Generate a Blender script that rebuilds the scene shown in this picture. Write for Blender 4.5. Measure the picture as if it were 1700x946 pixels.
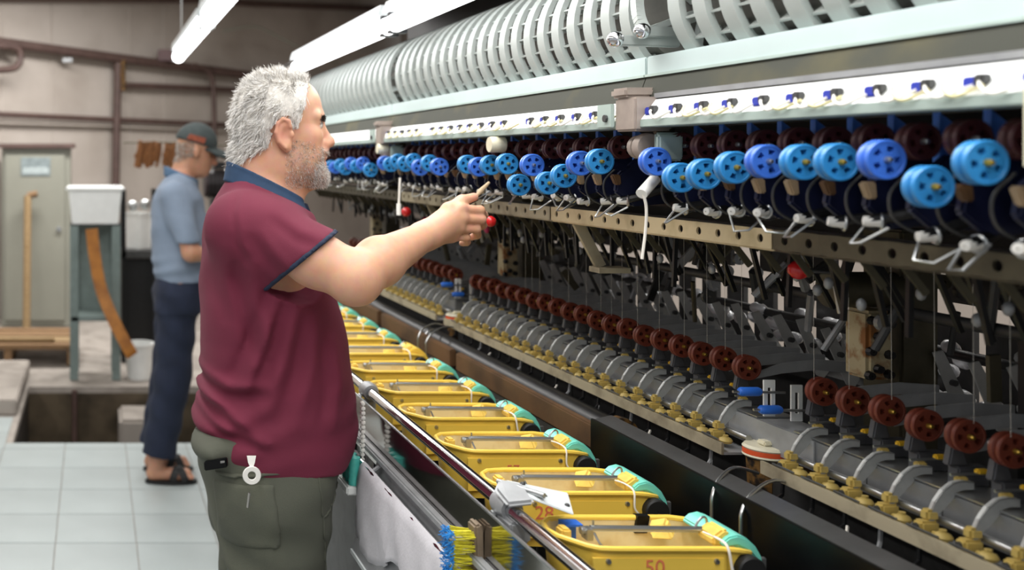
import bpy, bmesh, math, random
import numpy as np
from mathutils import Vector, Matrix

for o in list(bpy.data.objects):
    bpy.data.objects.remove(o)
random.seed(11)
rng = np.random.default_rng(5)
S = bpy.context.scene
COL = S.collection
PI = math.pi

# ------------------------------------------------------------ camera, world, lights
F, PX, PY, H = 1650.0, 155.0, 265.0, 1.57      # focal length (px), principal point (px), eye height (m)


def at(px, py, y):
    """world point seen at a pixel, y metres down the aisle"""
    return Vector(((px - PX) * y / F, y, H - (py - PY) * y / F))


cam = bpy.data.cameras.new('camera')
camo = bpy.data.objects.new('camera', cam)
COL.objects.link(camo)
camo.location = (0, 0, H)
camo.rotation_euler = (PI / 2, 0, 0)
cam.sensor_width = 36
cam.lens = F / 1700 * 36
cam.shift_x = (850 - PX) / 1700
cam.shift_y = -(473 - PY) / 1700
cam.clip_start = .05
cam.dof.use_dof = True
cam.dof.focus_distance = 1.72
cam.dof.aperture_fstop = 3.5
S.camera = camo

W = bpy.data.worlds.new('hall_ambient')  # even ambient fill added, entering where walls are left out
S.world = W
W.use_nodes = True
W.node_tree.nodes['Background'].inputs[0].default_value = (.93, .97, 1, 1)
W.node_tree.nodes['Background'].inputs[1].default_value = .50
S.view_settings.view_transform = 'Standard'
S.view_settings.look = 'None'
S.view_settings.exposure = 0.0
S.view_settings.gamma = 1


def area(name, loc, sx, sy, power, rot=(0, 0, 0), col=(1, .98, .95)):
    l = bpy.data.lights.new(name, 'AREA')
    l.shape = 'RECTANGLE'
    l.size, l.size_y = sx, sy
    l.energy = power
    l.color = col
    o = bpy.data.objects.new(name, l)
    o.location = loc
    o.rotation_euler = rot
    COL.objects.link(o)
    return o


# rows of unseen ceiling fluorescents (one lamp object per row)
area('ceiling_row_aisle', (-.4, 2.2, 3.3), .5, 7.0, 95)
area('ceiling_row_left', (-2.6, 3.5, 3.3), .5, 9.0, 95)
area('ceiling_row_far', (.2, 8.2, 3.4), 3.0, .5, 190)
area('ceiling_row_machine', (.55, 1.2, 3.0), .3, 4.0, 34)
area('added_row_behind_machine', (2.6, 2.5, 3.3), .5, 7.0, 110)  # unseen lamp added to brighten the machine's inside from behind


# ------------------------------------------------------------ materials
def lin(h):
    v = [int(h[i:i + 2], 16) / 255 for i in (1, 3, 5)]
    return tuple(x / 12.92 if x <= .04045 else ((x + .055) / 1.055) ** 2.4 for x in v)


MATS = {}


def mat(name, col, rough=.5, metal=0., var=.12, scale=18., bump=0., bscale=120., col2=None, mixlo=.45, mixhi=.65, coat=0., sss=0.,
        trans=0., alpha=1., emit=None, estr=0., stretch=None, spec=.5):
    if name in MATS:
        return MATS[name]
    m = bpy.data.materials.new(name)
    m.use_nodes = True
    nt = m.node_tree
    b = nt.nodes['Principled BSDF']
    a = lin(col)
    if var or col2:
        tc = nt.nodes.new('ShaderNodeTexCoord')
        mp = nt.nodes.new('ShaderNodeMapping')
        nt.links.new(tc.outputs['Object'], mp.inputs[0])
        if stretch:
            mp.inputs['Scale'].default_value = stretch
        n = nt.nodes.new('ShaderNodeTexNoise')
        n.inputs['Scale'].default_value = scale
        n.inputs['Detail'].default_value = 6
        nt.links.new(mp.outputs[0], n.inputs['Vector'])
        r = nt.nodes.new('ShaderNodeValToRGB')
        e = r.color_ramp.elements
        if col2:
            e[0].position, e[1].position = mixlo, mixhi
            e[0].color = (*a, 1)
            e[1].color = (*lin(col2), 1)
        else:
            e[0].position, e[1].position = .3, .7
            e[0].color = (*[x * (1 - var) for x in a], 1)
            e[1].color = (*[min(1, x * (1 + var)) for x in a], 1)
        nt.links.new(n.outputs[0], r.inputs[0])
        nt.links.new(r.outputs[0], b.inputs['Base Color'])
        if bump:
            n2 = nt.nodes.new('ShaderNodeTexNoise')
            n2.inputs['Scale'].default_value = bscale
            n2.inputs['Detail'].default_value = 4
            nt.links.new(mp.outputs[0], n2.inputs['Vector'])
            bp = nt.nodes.new('ShaderNodeBump')
            bp.inputs['Strength'].default_value = bump
            bp.inputs['Distance'].default_value = .002
            nt.links.new(n2.outputs[0], bp.inputs['Height'])
            nt.links.new(bp.outputs[0], b.inputs['Normal'])
    else:
        b.inputs['Base Color'].default_value = (*a, 1)
    b.inputs['Roughness'].default_value = rough
    b.inputs['Metallic'].default_value = metal
    b.inputs['Specular IOR Level'].default_value = spec
    b.inputs['Coat Weight'].default_value = coat
    b.inputs['Transmission Weight'].default_value = trans
    b.inputs['Alpha'].default_value = alpha
    if sss:
        b.inputs['Subsurface Weight'].default_value = sss
        b.inputs['Subsurface Radius'].default_value = (.012, .005, .003)
    if emit:
        b.inputs['Emission Color'].default_value = (*lin(emit), 1)
        b.inputs['Emission Strength'].default_value = estr
    MATS[name] = m
    return m


M_teal = mat('pale_teal_enamel', '#bac9c8', .38, var=.05, scale=6)
M_white = mat('white_enamel', '#eceeec', .35, var=.03)
M_greenedge = mat('grey_green_edge', '#a9b9b2', .45, var=.06)
M_darksteel = mat('dull_dark_steel', '#45463f', .75, .0, spec=.15, var=.2, scale=5, col2='#655f45', mixlo=.55, mixhi=.8)
M_steel = mat('steel', '#b4b6b6', .3, .9, var=.12, bump=.05)
M_chrome = mat('chrome', '#d6d6d8', .12, 1., var=.03)
M_mirror = mat('polished_stainless', '#a9a6a3', .09, 1., var=.06, scale=4)
M_greymetal = mat('grey_cast_aluminium', '#a0a2a4', .42, .3, var=.15, scale=25, bump=.1)
M_greylever = mat('worn_grey_lever', '#aeb0af', .36, .3, var=.15, scale=40)
M_strap = mat('pale_grey_strap', '#b4b4b1', .45, .1, var=.15, scale=30)
M_bench = mat('bench_steel', '#86888a', .38, .45, var=.12, scale=20)
M_perf_lit = mat('lit_beige_rail', '#d2c09a', .65, .05, scale=14, col2='#a8966f', mixlo=.5, mixhi=.75)  # paler copy of the beige rail, strong light put into its colour
M_darkgrey = mat('dark_grey_metal', '#4b4b4b', .5, .45, var=.25, scale=30)
M_pedestal = mat('grey_plastic', '#4c4d51', .55, var=.12)
M_black = mat('black_metal', '#1b1b1c', .4, .2, var=.3, scale=40)
M_blackgloss = mat('black_glossy_sheet', '#0a0b0d', .34, .0, var=.1, spec=.22)
M_rubber = mat('black_rubber', '#151515', .6, var=.2)
M_navy = mat('navy_casting', '#151a38', .45, var=.25, scale=30)
M_bluefin = mat('blue_fin_paint', '#5f98ff', .42, var=.12)
M_blueA = mat('sky_blue_plastic', '#2f86c6', .36, var=.06, coat=.15)
M_blueB = mat('cornflower_blue_plastic', '#3c6fd0', .36, var=.06, coat=.15)
M_bluebox = mat('connector_blue', '#2b3cae', .4, var=.1)
M_bluegrip = mat('blue_grip', '#2f6fd6', .4, var=.05)
M_maroonw = mat('dark_maroon_plastic', '#4c2324', .42, var=.2)
M_rustw = mat('rust_red_plastic', '#763626', .45, var=.18, scale=30)
M_brass = mat('brass', '#c9a64a', .3, .8, var=.15)
M_ycast = mat('yellowed_casting', '#bfa75e', .5, .1, var=.18, scale=40)
M_yclip = mat('yellow_clip', '#e2b52c', .45, var=.08)
M_tan = mat('tan_bracket', '#ad9576', .6, .0, var=.2, scale=30, col2='#6d5a44', mixlo=.5, mixhi=.75)
M_perf = mat('dusty_beige_rail', '#b3a88e', .65, .15, var=.15, scale=12, col2='#7a705c', mixlo=.5, mixhi=.72)
M_olive = mat('oily_olive_steel', '#55503f', .5, .4, var=.25, scale=25)
M_rust = mat('rusty_brown', '#7d5a2a', .7, .1, scale=60, col2='#1d150d', mixlo=.42, mixhi=.58, bump=.5)
M_creamrust = mat('chipped_cream', '#b9aa86', .6, scale=28, col2='#8c5a2b', mixlo=.52, mixhi=.62)
M_brownbeam = mat('brown_painted_beam', '#6b4d30', .6, var=.2, scale=8, col2='#4a3523', mixlo=.45, mixhi=.7)
M_cream = mat('cream_plastic', '#ded8bf', .45, var=.06)
M_orange = mat('orange_rubber', '#e2582c', .5, var=.08)
M_redball = mat('red_knob', '#d21f22', .25, var=.05, coat=.4)
M_pink = mat('pink_bead', '#c23a6a', .5, var=.1)
M_tub = mat('yellow_tub_plastic', '#f2cd55', .4, var=.07, scale=7, coat=.1)
M_tubin = mat('stained_tub_inside', '#e6d3a0', .5, scale=22, col2='#cfae6c', mixlo=.5, mixhi=.75)
M_aqua = mat('aqua_plastic', '#79d6c4', .35, var=.05)
M_foam = mat('yellow_foam', '#e5c15a', .8, var=.12, scale=60, bump=.4)
M_cord = mat('white_cord', '#e9e4da', .8, var=.08)
M_ivory = mat('ivory_ceramic', '#f2f0ea', .25, var=.03)
M_redpaint = mat('red_marker', '#df7a55', .6, var=.2, scale=80)
M_reel = mat('pale_grey_reel_plastic', '#aab0ac', .45, var=.06, scale=9)
M_thread = mat('silk_thread', '#d8d4cb', .5, var=0)
M_wire = mat('insulated_white_wire', '#efece2', .5, var=.05)
M_wirey = mat('insulated_yellow_wire', '#e6dca6', .5, var=.05)
M_lamp = mat('lit_tube', '#ffffff', .4, var=0, emit='#fdfdff', estr=6.)
M_lampbody = mat('lamp_housing', '#cfd5d6', .4, var=.05)
M_wall = mat('stained_plaster', '#b7aea6', .85, scale=1.3, col2='#a1978e', mixlo=.42, mixhi=.7, bump=.15, bscale=40)
M_ceil = mat('ceiling_paint', '#a8a29b', .9, var=.06)
M_grout = mat('grout', '#9aa09d', .9, var=.1)
M_joint = mat('pinkish_grey_casting', '#a3968d', .55, .2, var=.15, scale=25)
M_lightblob = mat('light_blob_white', '#e8e8ea', .3, .2, var=.1, scale=30)  # white in place of bright light showing through the machine
M_tile = mat('pale_blue_grey_tile', '#a5aeae', .36, var=.09, scale=2.2)
M_conc = mat('concrete', '#a29a92', .85, scale=6, col2='#7e776f', mixlo=.45, mixhi=.75, bump=.2)
M_wetconc = mat('wet_brown_concrete', '#5d5140', .5, scale=5, col2='#2e261b', mixlo=.4, mixhi=.72)
M_pipe = mat('brown_painted_pipe', '#54413c', .55, var=.2, scale=9)
M_wood = mat('weathered_plank', '#8d6f4e', .7, scale=9, col2='#6b4f34', mixlo=.4, mixhi=.7, stretch=(1, 8, 8))
M_lwood = mat('light_plank', '#9c835f', .7, scale=9, col2='#7f6642', mixlo=.4, mixhi=.7, stretch=(1, 8, 8))
M_cab = mat('grey_green_cabinet', '#8b8b80', .5, var=.05, scale=3)
M_belt = mat('amber_leather_belt', '#b3742c', .45, scale=14, col2='#8f571c', mixlo=.4, mixhi=.7)
M_tealstand = mat('grey_teal_stand', '#74827f', .5, var=.1)
M_brownfluff = mat('brown_fibre', '#7a4f2c', .9, var=.3, scale=40)


# ------------------------------------------------------------ mesh helpers
class MB:
    def __init__(s):
        s.v, s.f, s.mi = [], [], []
        s.cur = 0

    def add(s, vs, fs):
        o = len(s.v)
        s.v += [tuple(x) for x in vs]
        s.f += [tuple(i + o for i in f) for f in fs]
        s.mi += [s.cur] * len(fs)
        return s

    def box(s, x0, x1, y0, y1, z0, z1):
        return s.add([(x, y, z) for x in (x0, x1) for y in (y0, y1) for z in (z0, z1)],
                     [(0, 1, 3, 2), (4, 6, 7, 5), (0, 4, 5, 1), (2, 3, 7, 6), (0, 2, 6, 4), (1, 5, 7, 3)])

    def cbox(s, c, d):
        return s.box(c[0] - d[0] / 2, c[0] + d[0] / 2, c[1] - d[1] / 2, c[1] + d[1] / 2, c[2] - d[2] / 2, c[2] + d[2] / 2)

    def bar(s, p, q, w, t, up=(0, 0, 1)):
        """rectangular bar from p to q, w across, t along up"""
        p, q, u = Vector(p), Vector(q), Vector(up)
        d = (q - p).normalized()
        a = d.cross(u)
        a = a.normalized() if a.length > 1e-6 else Vector((1, 0, 0))
        b = a.cross(d).normalized()
        vs = []
        for e in (p, q):
            for i, j in ((-1, -1), (1, -1), (1, 1), (-1, 1)):
                vs.append(e + a * (w / 2 * i) + b * (t / 2 * j))
        return s.add(vs, [(3, 2, 1, 0), (4, 5, 6, 7), (0, 1, 5, 4), (1, 2, 6, 5), (2, 3, 7, 6), (3, 0, 4, 7)])

    def tube(s, path, r, n=8, cap=True, rs=None):
        path = [Vector(p) for p in path]
        N = len(path)
        vs, fs = [], []
        ref = None
        for i, p in enumerate(path):
            t = (path[min(i + 1, N - 1)] - path[max(i - 1, 0)]).normalized()
            if ref is None:
                ref = t.orthogonal().normalized()
            ref = (ref - t * ref.dot(t))
            ref = ref.normalized() if ref.length > 1e-6 else t.orthogonal().normalized()
            b = t.cross(ref)
            rr = rs[i] if rs else r
            for k in range(n):
                an = 2 * PI * k / n
                vs.append(p + ref * (rr * math.cos(an)) + b * (rr * math.sin(an)))
        for i in range(N - 1):
            for k in range(n):
                k2 = (k + 1) % n
                fs.append((i * n + k, i * n + k2, (i + 1) * n + k2, (i + 1) * n + k))
        if cap:
            fs.append(tuple(range(n - 1, -1, -1)))
            fs.append(tuple((N - 1) * n + k for k in range(n)))
        return s.add(vs, fs)

    def cyl(s, p, q, r, n=12, r2=None):
        return s.tube([p, q], r, n, rs=[r, r if r2 is None else r2])

    def prism(s, poly, off, frame=None):
        """poly: list of 3D points (planar), extruded by vector off"""
        n = len(poly)
        o = Vector(off)
        vs = [Vector(p) for p in poly] + [Vector(p) + o for p in poly]
        fs = [tuple(range(n)), tuple(range(2 * n - 1, n - 1, -1))]
        for i in range(n):
            j = (i + 1) % n
            fs.append((i, i + n, j + n, j))
        return s.add(vs, fs)

    def lathe(s, prof, n=24, axis='Z', c=(0, 0, 0), close=True):
        """prof: list of (r, h)"""
        vs, fs = [], []
        for r, h in prof:
            for k in range(n):
                a = 2 * PI * k / n
                x, y = r * math.cos(a), r * math.sin(a)
                p = {'Z': (x, y, h), 'Y': (x, h, y), 'X': (h, x, y)}[axis]
                vs.append((p[0] + c[0], p[1] + c[1], p[2] + c[2]))
        m = len(prof)
        for i in range(m - 1 if not close else m):
            i2 = (i + 1) % m
            for k in range(n):
                k2 = (k + 1) % n
                fs.append((i * n + k, i2 * n + k, i2 * n + k2, i * n + k2))
        return s.add(vs, fs)

    def ball(s, c, r, n=12, sc=(1, 1, 1)):
        vs, fs = [], []
        m = n // 2
        for i in range(1, m):
            a = PI * i / m
            for k in range(n):
                b = 2 * PI * k / n
                vs.append((c[0] + r * sc[0] * math.sin(a) * math.cos(b), c[1] + r * sc[1] * math.sin(a) * math.sin(b), c[2] + r * sc[2] * math.cos(a)))
        t = len(vs)
        vs.append((c[0], c[1], c[2] + r * sc[2]))
        vs.append((c[0], c[1], c[2] - r * sc[2]))
        for i in range(m - 2):
            for k in range(n):
                k2 = (k + 1) % n
                fs.append((i * n + k, (i + 1) * n + k, (i + 1) * n + k2, i * n + k2))
        for k in range(n):
            k2 = (k + 1) % n
            fs.append((t, k, k2))
            fs.append((t + 1, (m - 2) * n + k2, (m - 2) * n + k))
        return s.add(vs, fs)

    def mesh(s, name, m, smooth=False, bevel=0., angle=40):
        me = bpy.data.meshes.new(name)
        me.from_pydata(s.v, [], s.f)
        ms = m if isinstance(m, (list, tuple)) else [m]
        for x in ms:
            me.materials.append(x)
        if len(ms) > 1:
            me.polygons.foreach_set('material_index', s.mi)
        bm = bmesh.new()
        bm.from_mesh(me)
        bmesh.ops.recalc_face_normals(bm, faces=bm.faces)
        if bevel:
            eds = [e for e in bm.edges if len(e.link_faces) == 2 and e.calc_face_angle(0) > .6]
            bmesh.ops.bevel(bm, geom=eds, offset=bevel, segments=2, affect='EDGES', clamp_overlap=True)
        bm.to_mesh(me)
        bm.free()
        if smooth:
            me.shade_smooth()
            try:
                me.set_sharp_from_angle(angle=math.radians(angle))
            except Exception:
                pass
        return me

    def build(s, name, m, parent=None, smooth=False, bevel=0., angle=40):
        return link(name, s.mesh(name, m, smooth, bevel, angle), parent)


def link(name, me, parent=None, loc=None, rot=None, scale=None):
    o = bpy.data.objects.new(name, me)
    COL.objects.link(o)
    if parent:
        o.parent = parent
    if loc is not None:
        o.location = loc
    if rot is not None:
        o.rotation_euler = rot
    if scale is not None:
        o.scale = scale
    return o


def tag(o, label, cat, group=None):
    o['label'] = label
    o['category'] = cat
    if group:
        o['group'] = group
    return o


def thing(name, label, cat, loc=(0, 0, 0), group=None, rz=0):
    o = bpy.data.objects.new(name, None)
    o.empty_display_size = .05
    COL.objects.link(o)
    o.location = loc
    o.rotation_euler = (0, 0, rz)
    return tag(o, label, cat, group)


def struct(o):
    o['kind'] = 'structure'
    return o


def copy_tree(o, parent=None):
    c = o.copy()
    COL.objects.link(c)
    c.parent = parent
    for ch in o.children:
        copy_tree(ch, c)
    return c


def bez(p0, p1, p2, n=8):
    p0, p1, p2 = Vector(p0), Vector(p1), Vector(p2)
    return [p0 * (1 - t) ** 2 + p1 * (2 * t * (1 - t)) + p2 * t * t for t in [i / n for i in range(n + 1)]]


def spline(pts, n=6):
    """Catmull-Rom through pts"""
    P = [Vector(p) for p in pts]
    P = [P[0] * 2 - P[1]] + P + [P[-1] * 2 - P[-2]]
    out = []
    for i in range(1, len(P) - 2):
        for k in range(n):
            t = k / n
            a, b, c, d = P[i - 1:i + 3]
            out.append(.5 * ((2 * b) + (c - a) * t + (2 * a - 5 * b + 4 * c - d) * t * t + (3 * b - a - 3 * c + d) * t ** 3))
    out.append(P[-2])
    return out

# ------------------------------------------------------------ the hall
PIT = (-.45, .80, 5.51, 6.90)
m = MB()
for (x0, x1, y0, y1) in ((-7, 7, -3, PIT[2]), (-7, PIT[0], PIT[2], 14.5), (PIT[1], 7, PIT[2], 14.5), (PIT[0], PIT[1], PIT[3], 14.5)):
    m.box(x0, x1, y0, y1, -.05, -.006)
floor = struct(m.build('floor', M_conc))
# tiles, each its own piece with a recessed joint
TW = .332
tile_me = MB().box(-TW / 2 + .002, TW / 2 - .002, -TW / 2 + .002, TW / 2 - .002, -.006, 0).mesh('tile', M_tile, bevel=.0012)
for i in range(-6, 4):
    for j in range(-11, 5):
        cx, cy = -.155 + TW * (i + .5), 4.405 + TW * (j + .5)
        over_pit = cx + TW / 2 > PIT[0] and cy + TW / 2 > PIT[2]
        if over_pit:
            continue
        link('tile', tile_me, floor, (cx, cy, 0))
y_last = 4.405 + TW * 3
cut_me = MB().box(-TW / 2 + .002, TW / 2 - .002, y_last + .002, PIT[2], -.006, 0).mesh('tile', M_tile)
for i in range(-1, 4):
    link('tile', cut_me, floor, (-.155 + TW * (i + .5), 0, 0))

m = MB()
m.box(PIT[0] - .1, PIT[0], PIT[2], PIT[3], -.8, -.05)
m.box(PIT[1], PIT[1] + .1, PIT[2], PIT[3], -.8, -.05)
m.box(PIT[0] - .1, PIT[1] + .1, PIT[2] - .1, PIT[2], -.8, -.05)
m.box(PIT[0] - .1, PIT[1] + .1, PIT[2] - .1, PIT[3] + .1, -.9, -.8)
pit = struct(m.build('trim_1', mat('shaded_pit_lining', '#26211b', .6, var=.3)))  # near-black lining holds the shadow on the pit's side walls
m = MB().box(PIT[0], PIT[1], PIT[3], PIT[3] + .1, -.8, -.05)
pitb = m.build('pit_back_wall', M_wetconc, pit)
m = MB()
m.cyl((-.13, 6.86, -.8), (-.13, 6.86, -.02), .02)
m.build('drain_pipe', M_pipe, pit, smooth=True)
bl = tag(MB().box(.17, .40, 6.45, 6.85, -.8, -.12).build('concrete_block', M_conc, bevel=.02), 'rough grey concrete block standing in the floor pit', 'block')

WA, WD, WN = Vector((-.55, 10.2, 0)), Vector((.8, .6, 0)), Vector((.6, -.8, 0))


def wp(px, py, off=0.):
    d = Vector(((px - PX) / F, 1, -(py - PY) / F))
    t = (off + WN.dot(WA)) / WN.dot(d)
    return Vector((0, 0, H)) + d * t


m = MB()
a, b = WA - WD * 9, WA + WD * 9
m.prism([a, b, b + Vector((0, 0, 4.6)), a + Vector((0, 0, 4.6))], -WN * .2)
wall_far = struct(m.build('wall_far', M_wall))
struct(MB().box(-7, 7, -3, 16, 4.6, 4.75).build('ceiling', M_ceil))
struct(MB().box(4.2, 4.4, -3, 13.6, -.05, 4.6).build('wall_right', M_wall))

# pipes and conduits running over the far wall
pip = thing('wall_piping', 'dark brown pipes and conduit running over the far plaster wall', 'pipe', wp(195, 200, .1))
inv = -pip.location


def pipe(name, pts, r, mt=M_pipe, n=10):
    MB().tube([p + inv for p in pts], r, n).build(name, mt, pip, smooth=True)


pipe('main_pipe', [wp(-60, 62, .14), wp(0, 70, .14), wp(200, 97, .14), wp(400, 123, .14), wp(560, 146, .14)], .05)
pipe('down_pipe', [wp(196, 97, .12), wp(194, 200, .12), wp(192, 320, .12)], .042)
pipe('rusty_pipe', [wp(204, 100, .16), wp(204, 150, .16)], .03, M_rust)
pipe('upper_rail', [wp(200, 141, .1), wp(300, 145, .1), wp(520, 156, .1)], .032)
pipe('lower_rail', [wp(-60, 187, .1), wp(190, 199, .1), wp(520, 214, .1)], .03)
pipe('lower_conduit', [wp(-60, 202, .06), wp(190, 210, .06), wp(520, 224, .06)], .012, M_wall)
pipe('bent_conduit', spline([wp(322, 108, .2), wp(342, 116, .2), wp(353, 135, .2), wp(356, 200, .2), wp(357, 330, .2)], 5), .028)
pipe('elbow_pipe', spline([wp(-30, 76, .2), wp(22, 78, .2), wp(34, 90, .2), wp(30, 108, .2), wp(14, 115, .2), wp(-40, 117, .2)], 5), .035)
pipe('roof_pipe', [wp(-60, -6, .1), wp(330, 0, .1), wp(420, 6, .1), wp(620, 14, .1)], .04)
c = wp(274, 92, .2) + inv
MB().cbox(c, (.16, .1, .13)).build('junction_box', M_maroonw, pip, bevel=.01)
c = wp(112, 100, .12) + inv
MB().cbox(c, (.1, .05, .04)).build('pipe_clip', M_greymetal, pip)
for px_ in (3, 85, 215, 272):
    pipe('wall_seam', [wp(px_, -30, .005), wp(px_ + 1, 260, .005)], .008, M_wall, 6)
lb = tag(MB().tube(spline([wp(370, 52, .5), wp(420, 44, .6), wp(450, 55, .6), wp(500, 80, .7), wp(560, 105, .7)], 5), .012).build('slack_cable', M_cab, smooth=True),
         'thin grey green cable sagging in front of the far wall', 'cable')

# tall cabinet by the wall
Y = 9.35
cab = thing('metal_cabinet', 'tall grey green metal cabinet with a small notice on its door', 'cabinet', ((60 - PX) * Y / F, Y, 0))
w = 57 * Y / F
MB().box(-w, w, 0, .4, 0, 1.68).build('body', M_cab, cab, bevel=.006)
dr = MB().box(-w + .03, w - .05, -.025, -.001, .06, 1.62).build('door', M_cab, cab, bevel=.006)
MB().box(-w - .03, w + .04, -.06, .42, 1.681, 1.72).build('top_lip', M_pipe, cab)
MB().box(-.14, .135, -.032, -.026, 1.42, 1.59).build('notice', mat('grey_notice', '#7f8a8c', .4, var=.2, scale=25), dr)
MB().box(-.125, .12, -.034, -.0325, 1.44, 1.5).build('print_block', mat('notice_print', '#a8b3b4', .5, var=.3, scale=60), dr)
MB().lathe([(.0, -.05), (.022, -.05), (.022, -.026), (.0, -.026)], 12, 'Y', ((98 - 60) * Y / F, 0, .92)).build('handle', M_chrome, dr, smooth=True)
Y = 9.0
st = thing('wooden_staff', 'pale wooden staff with a dark cap leaning at the metal cabinet', 'pole', at(44, 545, Y))
p0, p1 = at(44, 545, Y), at(46, 325, Y + .22)
MB().tube([(0, 0, 0), p1 - p0], .035).build('shaft', M_lwood, st, smooth=True)
MB().tube([p1 - p0, p1 - p0 + Vector((.09, 0, .02))], .03).build('cap', M_wood, st, smooth=True)

# plank platform in front of the cabinet
pl = thing('plank_platform', 'low platform of weathered planks in front of the grey cabinet', 'platform', (-.65, 7.9, 0))
for i in range(6):
    MB().box(-.6, .53, -.36 + i * .125, -.36 + i * .125 + .118, .13 + .006 * (i % 2), .165 + .006 * (i % 2)).build('plank', M_lwood if i in (1, 2) else M_wood, pl, bevel=.003)
for x in (-.55, 0, .48):
    MB().box(x - .03, x + .03, -.34, .36, .005, .129).build('bearer', M_wood, pl)
sp = tag(MB().box(-1.2, -.30, 7.62, 7.7, .172, .2).build('loose_board', M_lwood, bevel=.004), 'light loose board lying on the plank platform', 'board')
sp.location.z = 0
struct(MB().box(-3.2, -.47, 6.12, 7.35, -.006, .09).build('trim_2', M_conc, bevel=.01))

# white basin on a grey stand with the amber belt
Y = 7.1
k = Y / F
bx = (158 - PX) * k
sd = thing('basin_stand', 'grey teal angle iron stand beside the floor pit', 'stand', (bx, Y, 0))
zt = H - (372 - PY) * k
for sx in (-1, 1):
    for yy in (0, .34):
        MB().box(sx * .15 - .03, sx * .15 + .03, yy - .02, yy + .02, 0, zt - .005).build('leg', M_tealstand, sd)
MB().box(-.12, .12, .33, .35, .45, zt - .01).build('back_panel', M_tealstand, sd)
MB().box(-.17, .17, -.02, .36, .42, .449).build('shelf', M_tealstand, sd)
MB().box(-.18, .18, -.03, .37, zt - .004, zt).build('top_plate', M_darkgrey, sd)
bs = thing('white_basin', 'white enamel basin box resting on the grey teal stand', 'basin', (bx, Y, zt))
zz = (372 - 313) * k
m = MB()
t0, t1 = .165, .19
vo = [(-t0, -.03, .001), (t0, -.03, .001), (t0, .37, .001), (-t0, .37, .001), (-t1, -.06, zz), (t1, -.06, zz), (t1, .4, zz), (-t1, .4, zz),
      (-t1 + .015, -.045, zz), (t1 - .015, -.045, zz), (t1 - .015, .385, zz), (-t1 + .015, .385, zz), (-t0 + .015, -.015, .02), (t0 - .015, -.015, .02), (t0 - .015, .355, .02), (-t0 + .015, .355, .02)]
fo = [(3, 2, 1, 0)]
for a_, b_ in ((0, 4), (4, 8), (8, 12)):
    for i in range(4):
        j = (i + 1) % 4
        fo.append((a_ + i, a_ + j, b_ + j, b_ + i))
fo.append((12, 13, 14, 15))
m.add(vo, fo)
m.build('tub', M_white, bs, bevel=.006)
m = MB().tube([(-t1 - .008, -.068, zz), (t1 + .008, -.068, zz), (t1 + .008, .408, zz), (-t1 - .008, .408, zz), (-t1 - .008, -.068, zz)], .012, 8)
m.build('rolled_rim', M_white, bs, smooth=True)
m = MB()
path = spline([at(152, 380, Y - .09), at(158, 430, Y - .1), at(168, 480, Y - .12), at(188, 530, Y - .16), at(214, 580, Y - .2), at(220, 590, Y - .2)], 5)
for i in range(len(path) - 1):
    m.bar(path[i], path[i + 1], .085, .014, (0, -1, .2))
tag(m.build('leather_belt', M_belt), 'amber leather belt hanging in a curve from the white basin', 'belt')

bk = thing('white_bucket', 'small white plastic bucket standing behind the concrete block', 'bucket', (.33, 7.18, -.006))
MB().lathe([(.001, 0), (.085, 0), (.105, .24), (.112, .24), (.112, .255), (.095, .255), (.08, .015), (.001, .015)], 24, 'Z').build('body', M_white, bk, smooth=True)
MB().tube(bez((-.11, 0, .24), (0, -.13, .12), (.11, 0, .24), 10), .004).build('handle', M_steel, bk, smooth=True)

Y = 7.7
k = Y / F
fr = thing('bin_rack', 'dark frame holding a pale bin behind the man in the cap', 'rack', (at(232, 0, Y).x, Y, 0))
zt = H - (415 - PY) * k
for sx in (-1, 1):
    for yy in (0, .3):
        MB().box(sx * .125 - .018, sx * .125 + .018, yy, yy + .036, 0, H - (315 - PY) * k).build('post', M_black, fr)
MB().box(-.14, .14, 0, .336, zt - .06, zt - .005).build('crossbar', M_darkgrey, fr)
MB().box(-.14, .14, .1, .336, .1, zt - .08).build('back_sheet', M_black, fr)
pb = thing('pale_bin', 'pale grey plastic bin sitting on the dark frame', 'bin', (at(232, 0, Y).x, Y, zt))
MB().lathe([(.001, 0), (.095, 0), (.105, .27), (.112, .27), (.112, .285), (.1, .285), (.09, .012), (.001, .012)], 4, 'Z', (0, .16, 0)).build('body', M_cab if False else M_white, pb)
for i, (dx, dz) in enumerate(((-.05, 0), (.05, .01))):
    tag(MB().ball((at(232, 0, Y).x + dx, Y + .16, zt + .335 + dz), .046, 12).build('steel_ball', M_steel, smooth=True), 'round steel pot lid lying on top of the pale bin', 'lid', 'lids on the bin')

# brown fibre bundle hung on a line
Y = 7.6
fb = thing('fibre_bundle', 'brown bundle of dried silk fibre hung from a line near the far wall', 'bundle', at(262, 236, Y))
o0 = at(262, 236, Y)
MB().tube([at(205, 237, Y) - o0, at(262, 236, Y) - o0, at(420, 243, Y) - o0], .006).build('line', M_olive, fb)
for (ax, ay, bx_, nm) in ((232, 238, 266, 40), (274, 240, 294, 24)):
    m = MB()
    for i in range(nm):
        x0 = ax + (bx_ - ax) * rng.random()
        ln = 18 + 22 * rng.random()
        p0 = at(x0, ay - 4 + 6 * rng.random(), Y + .05 * rng.random()) - o0
        p1 = at(x0 + 8 * (rng.random() - .5), ay + ln * .5, Y - .04 * rng.random()) - o0
        p2 = at(x0 - 6 + 8 * (rng.random() - .5), ay + ln, Y) - o0
        m.tube(bez(p0, p1, p2, 4), .012 + .008 * rng.random(), 5)
    m.build('hank', M_brownfluff, fb, smooth=True)

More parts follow.
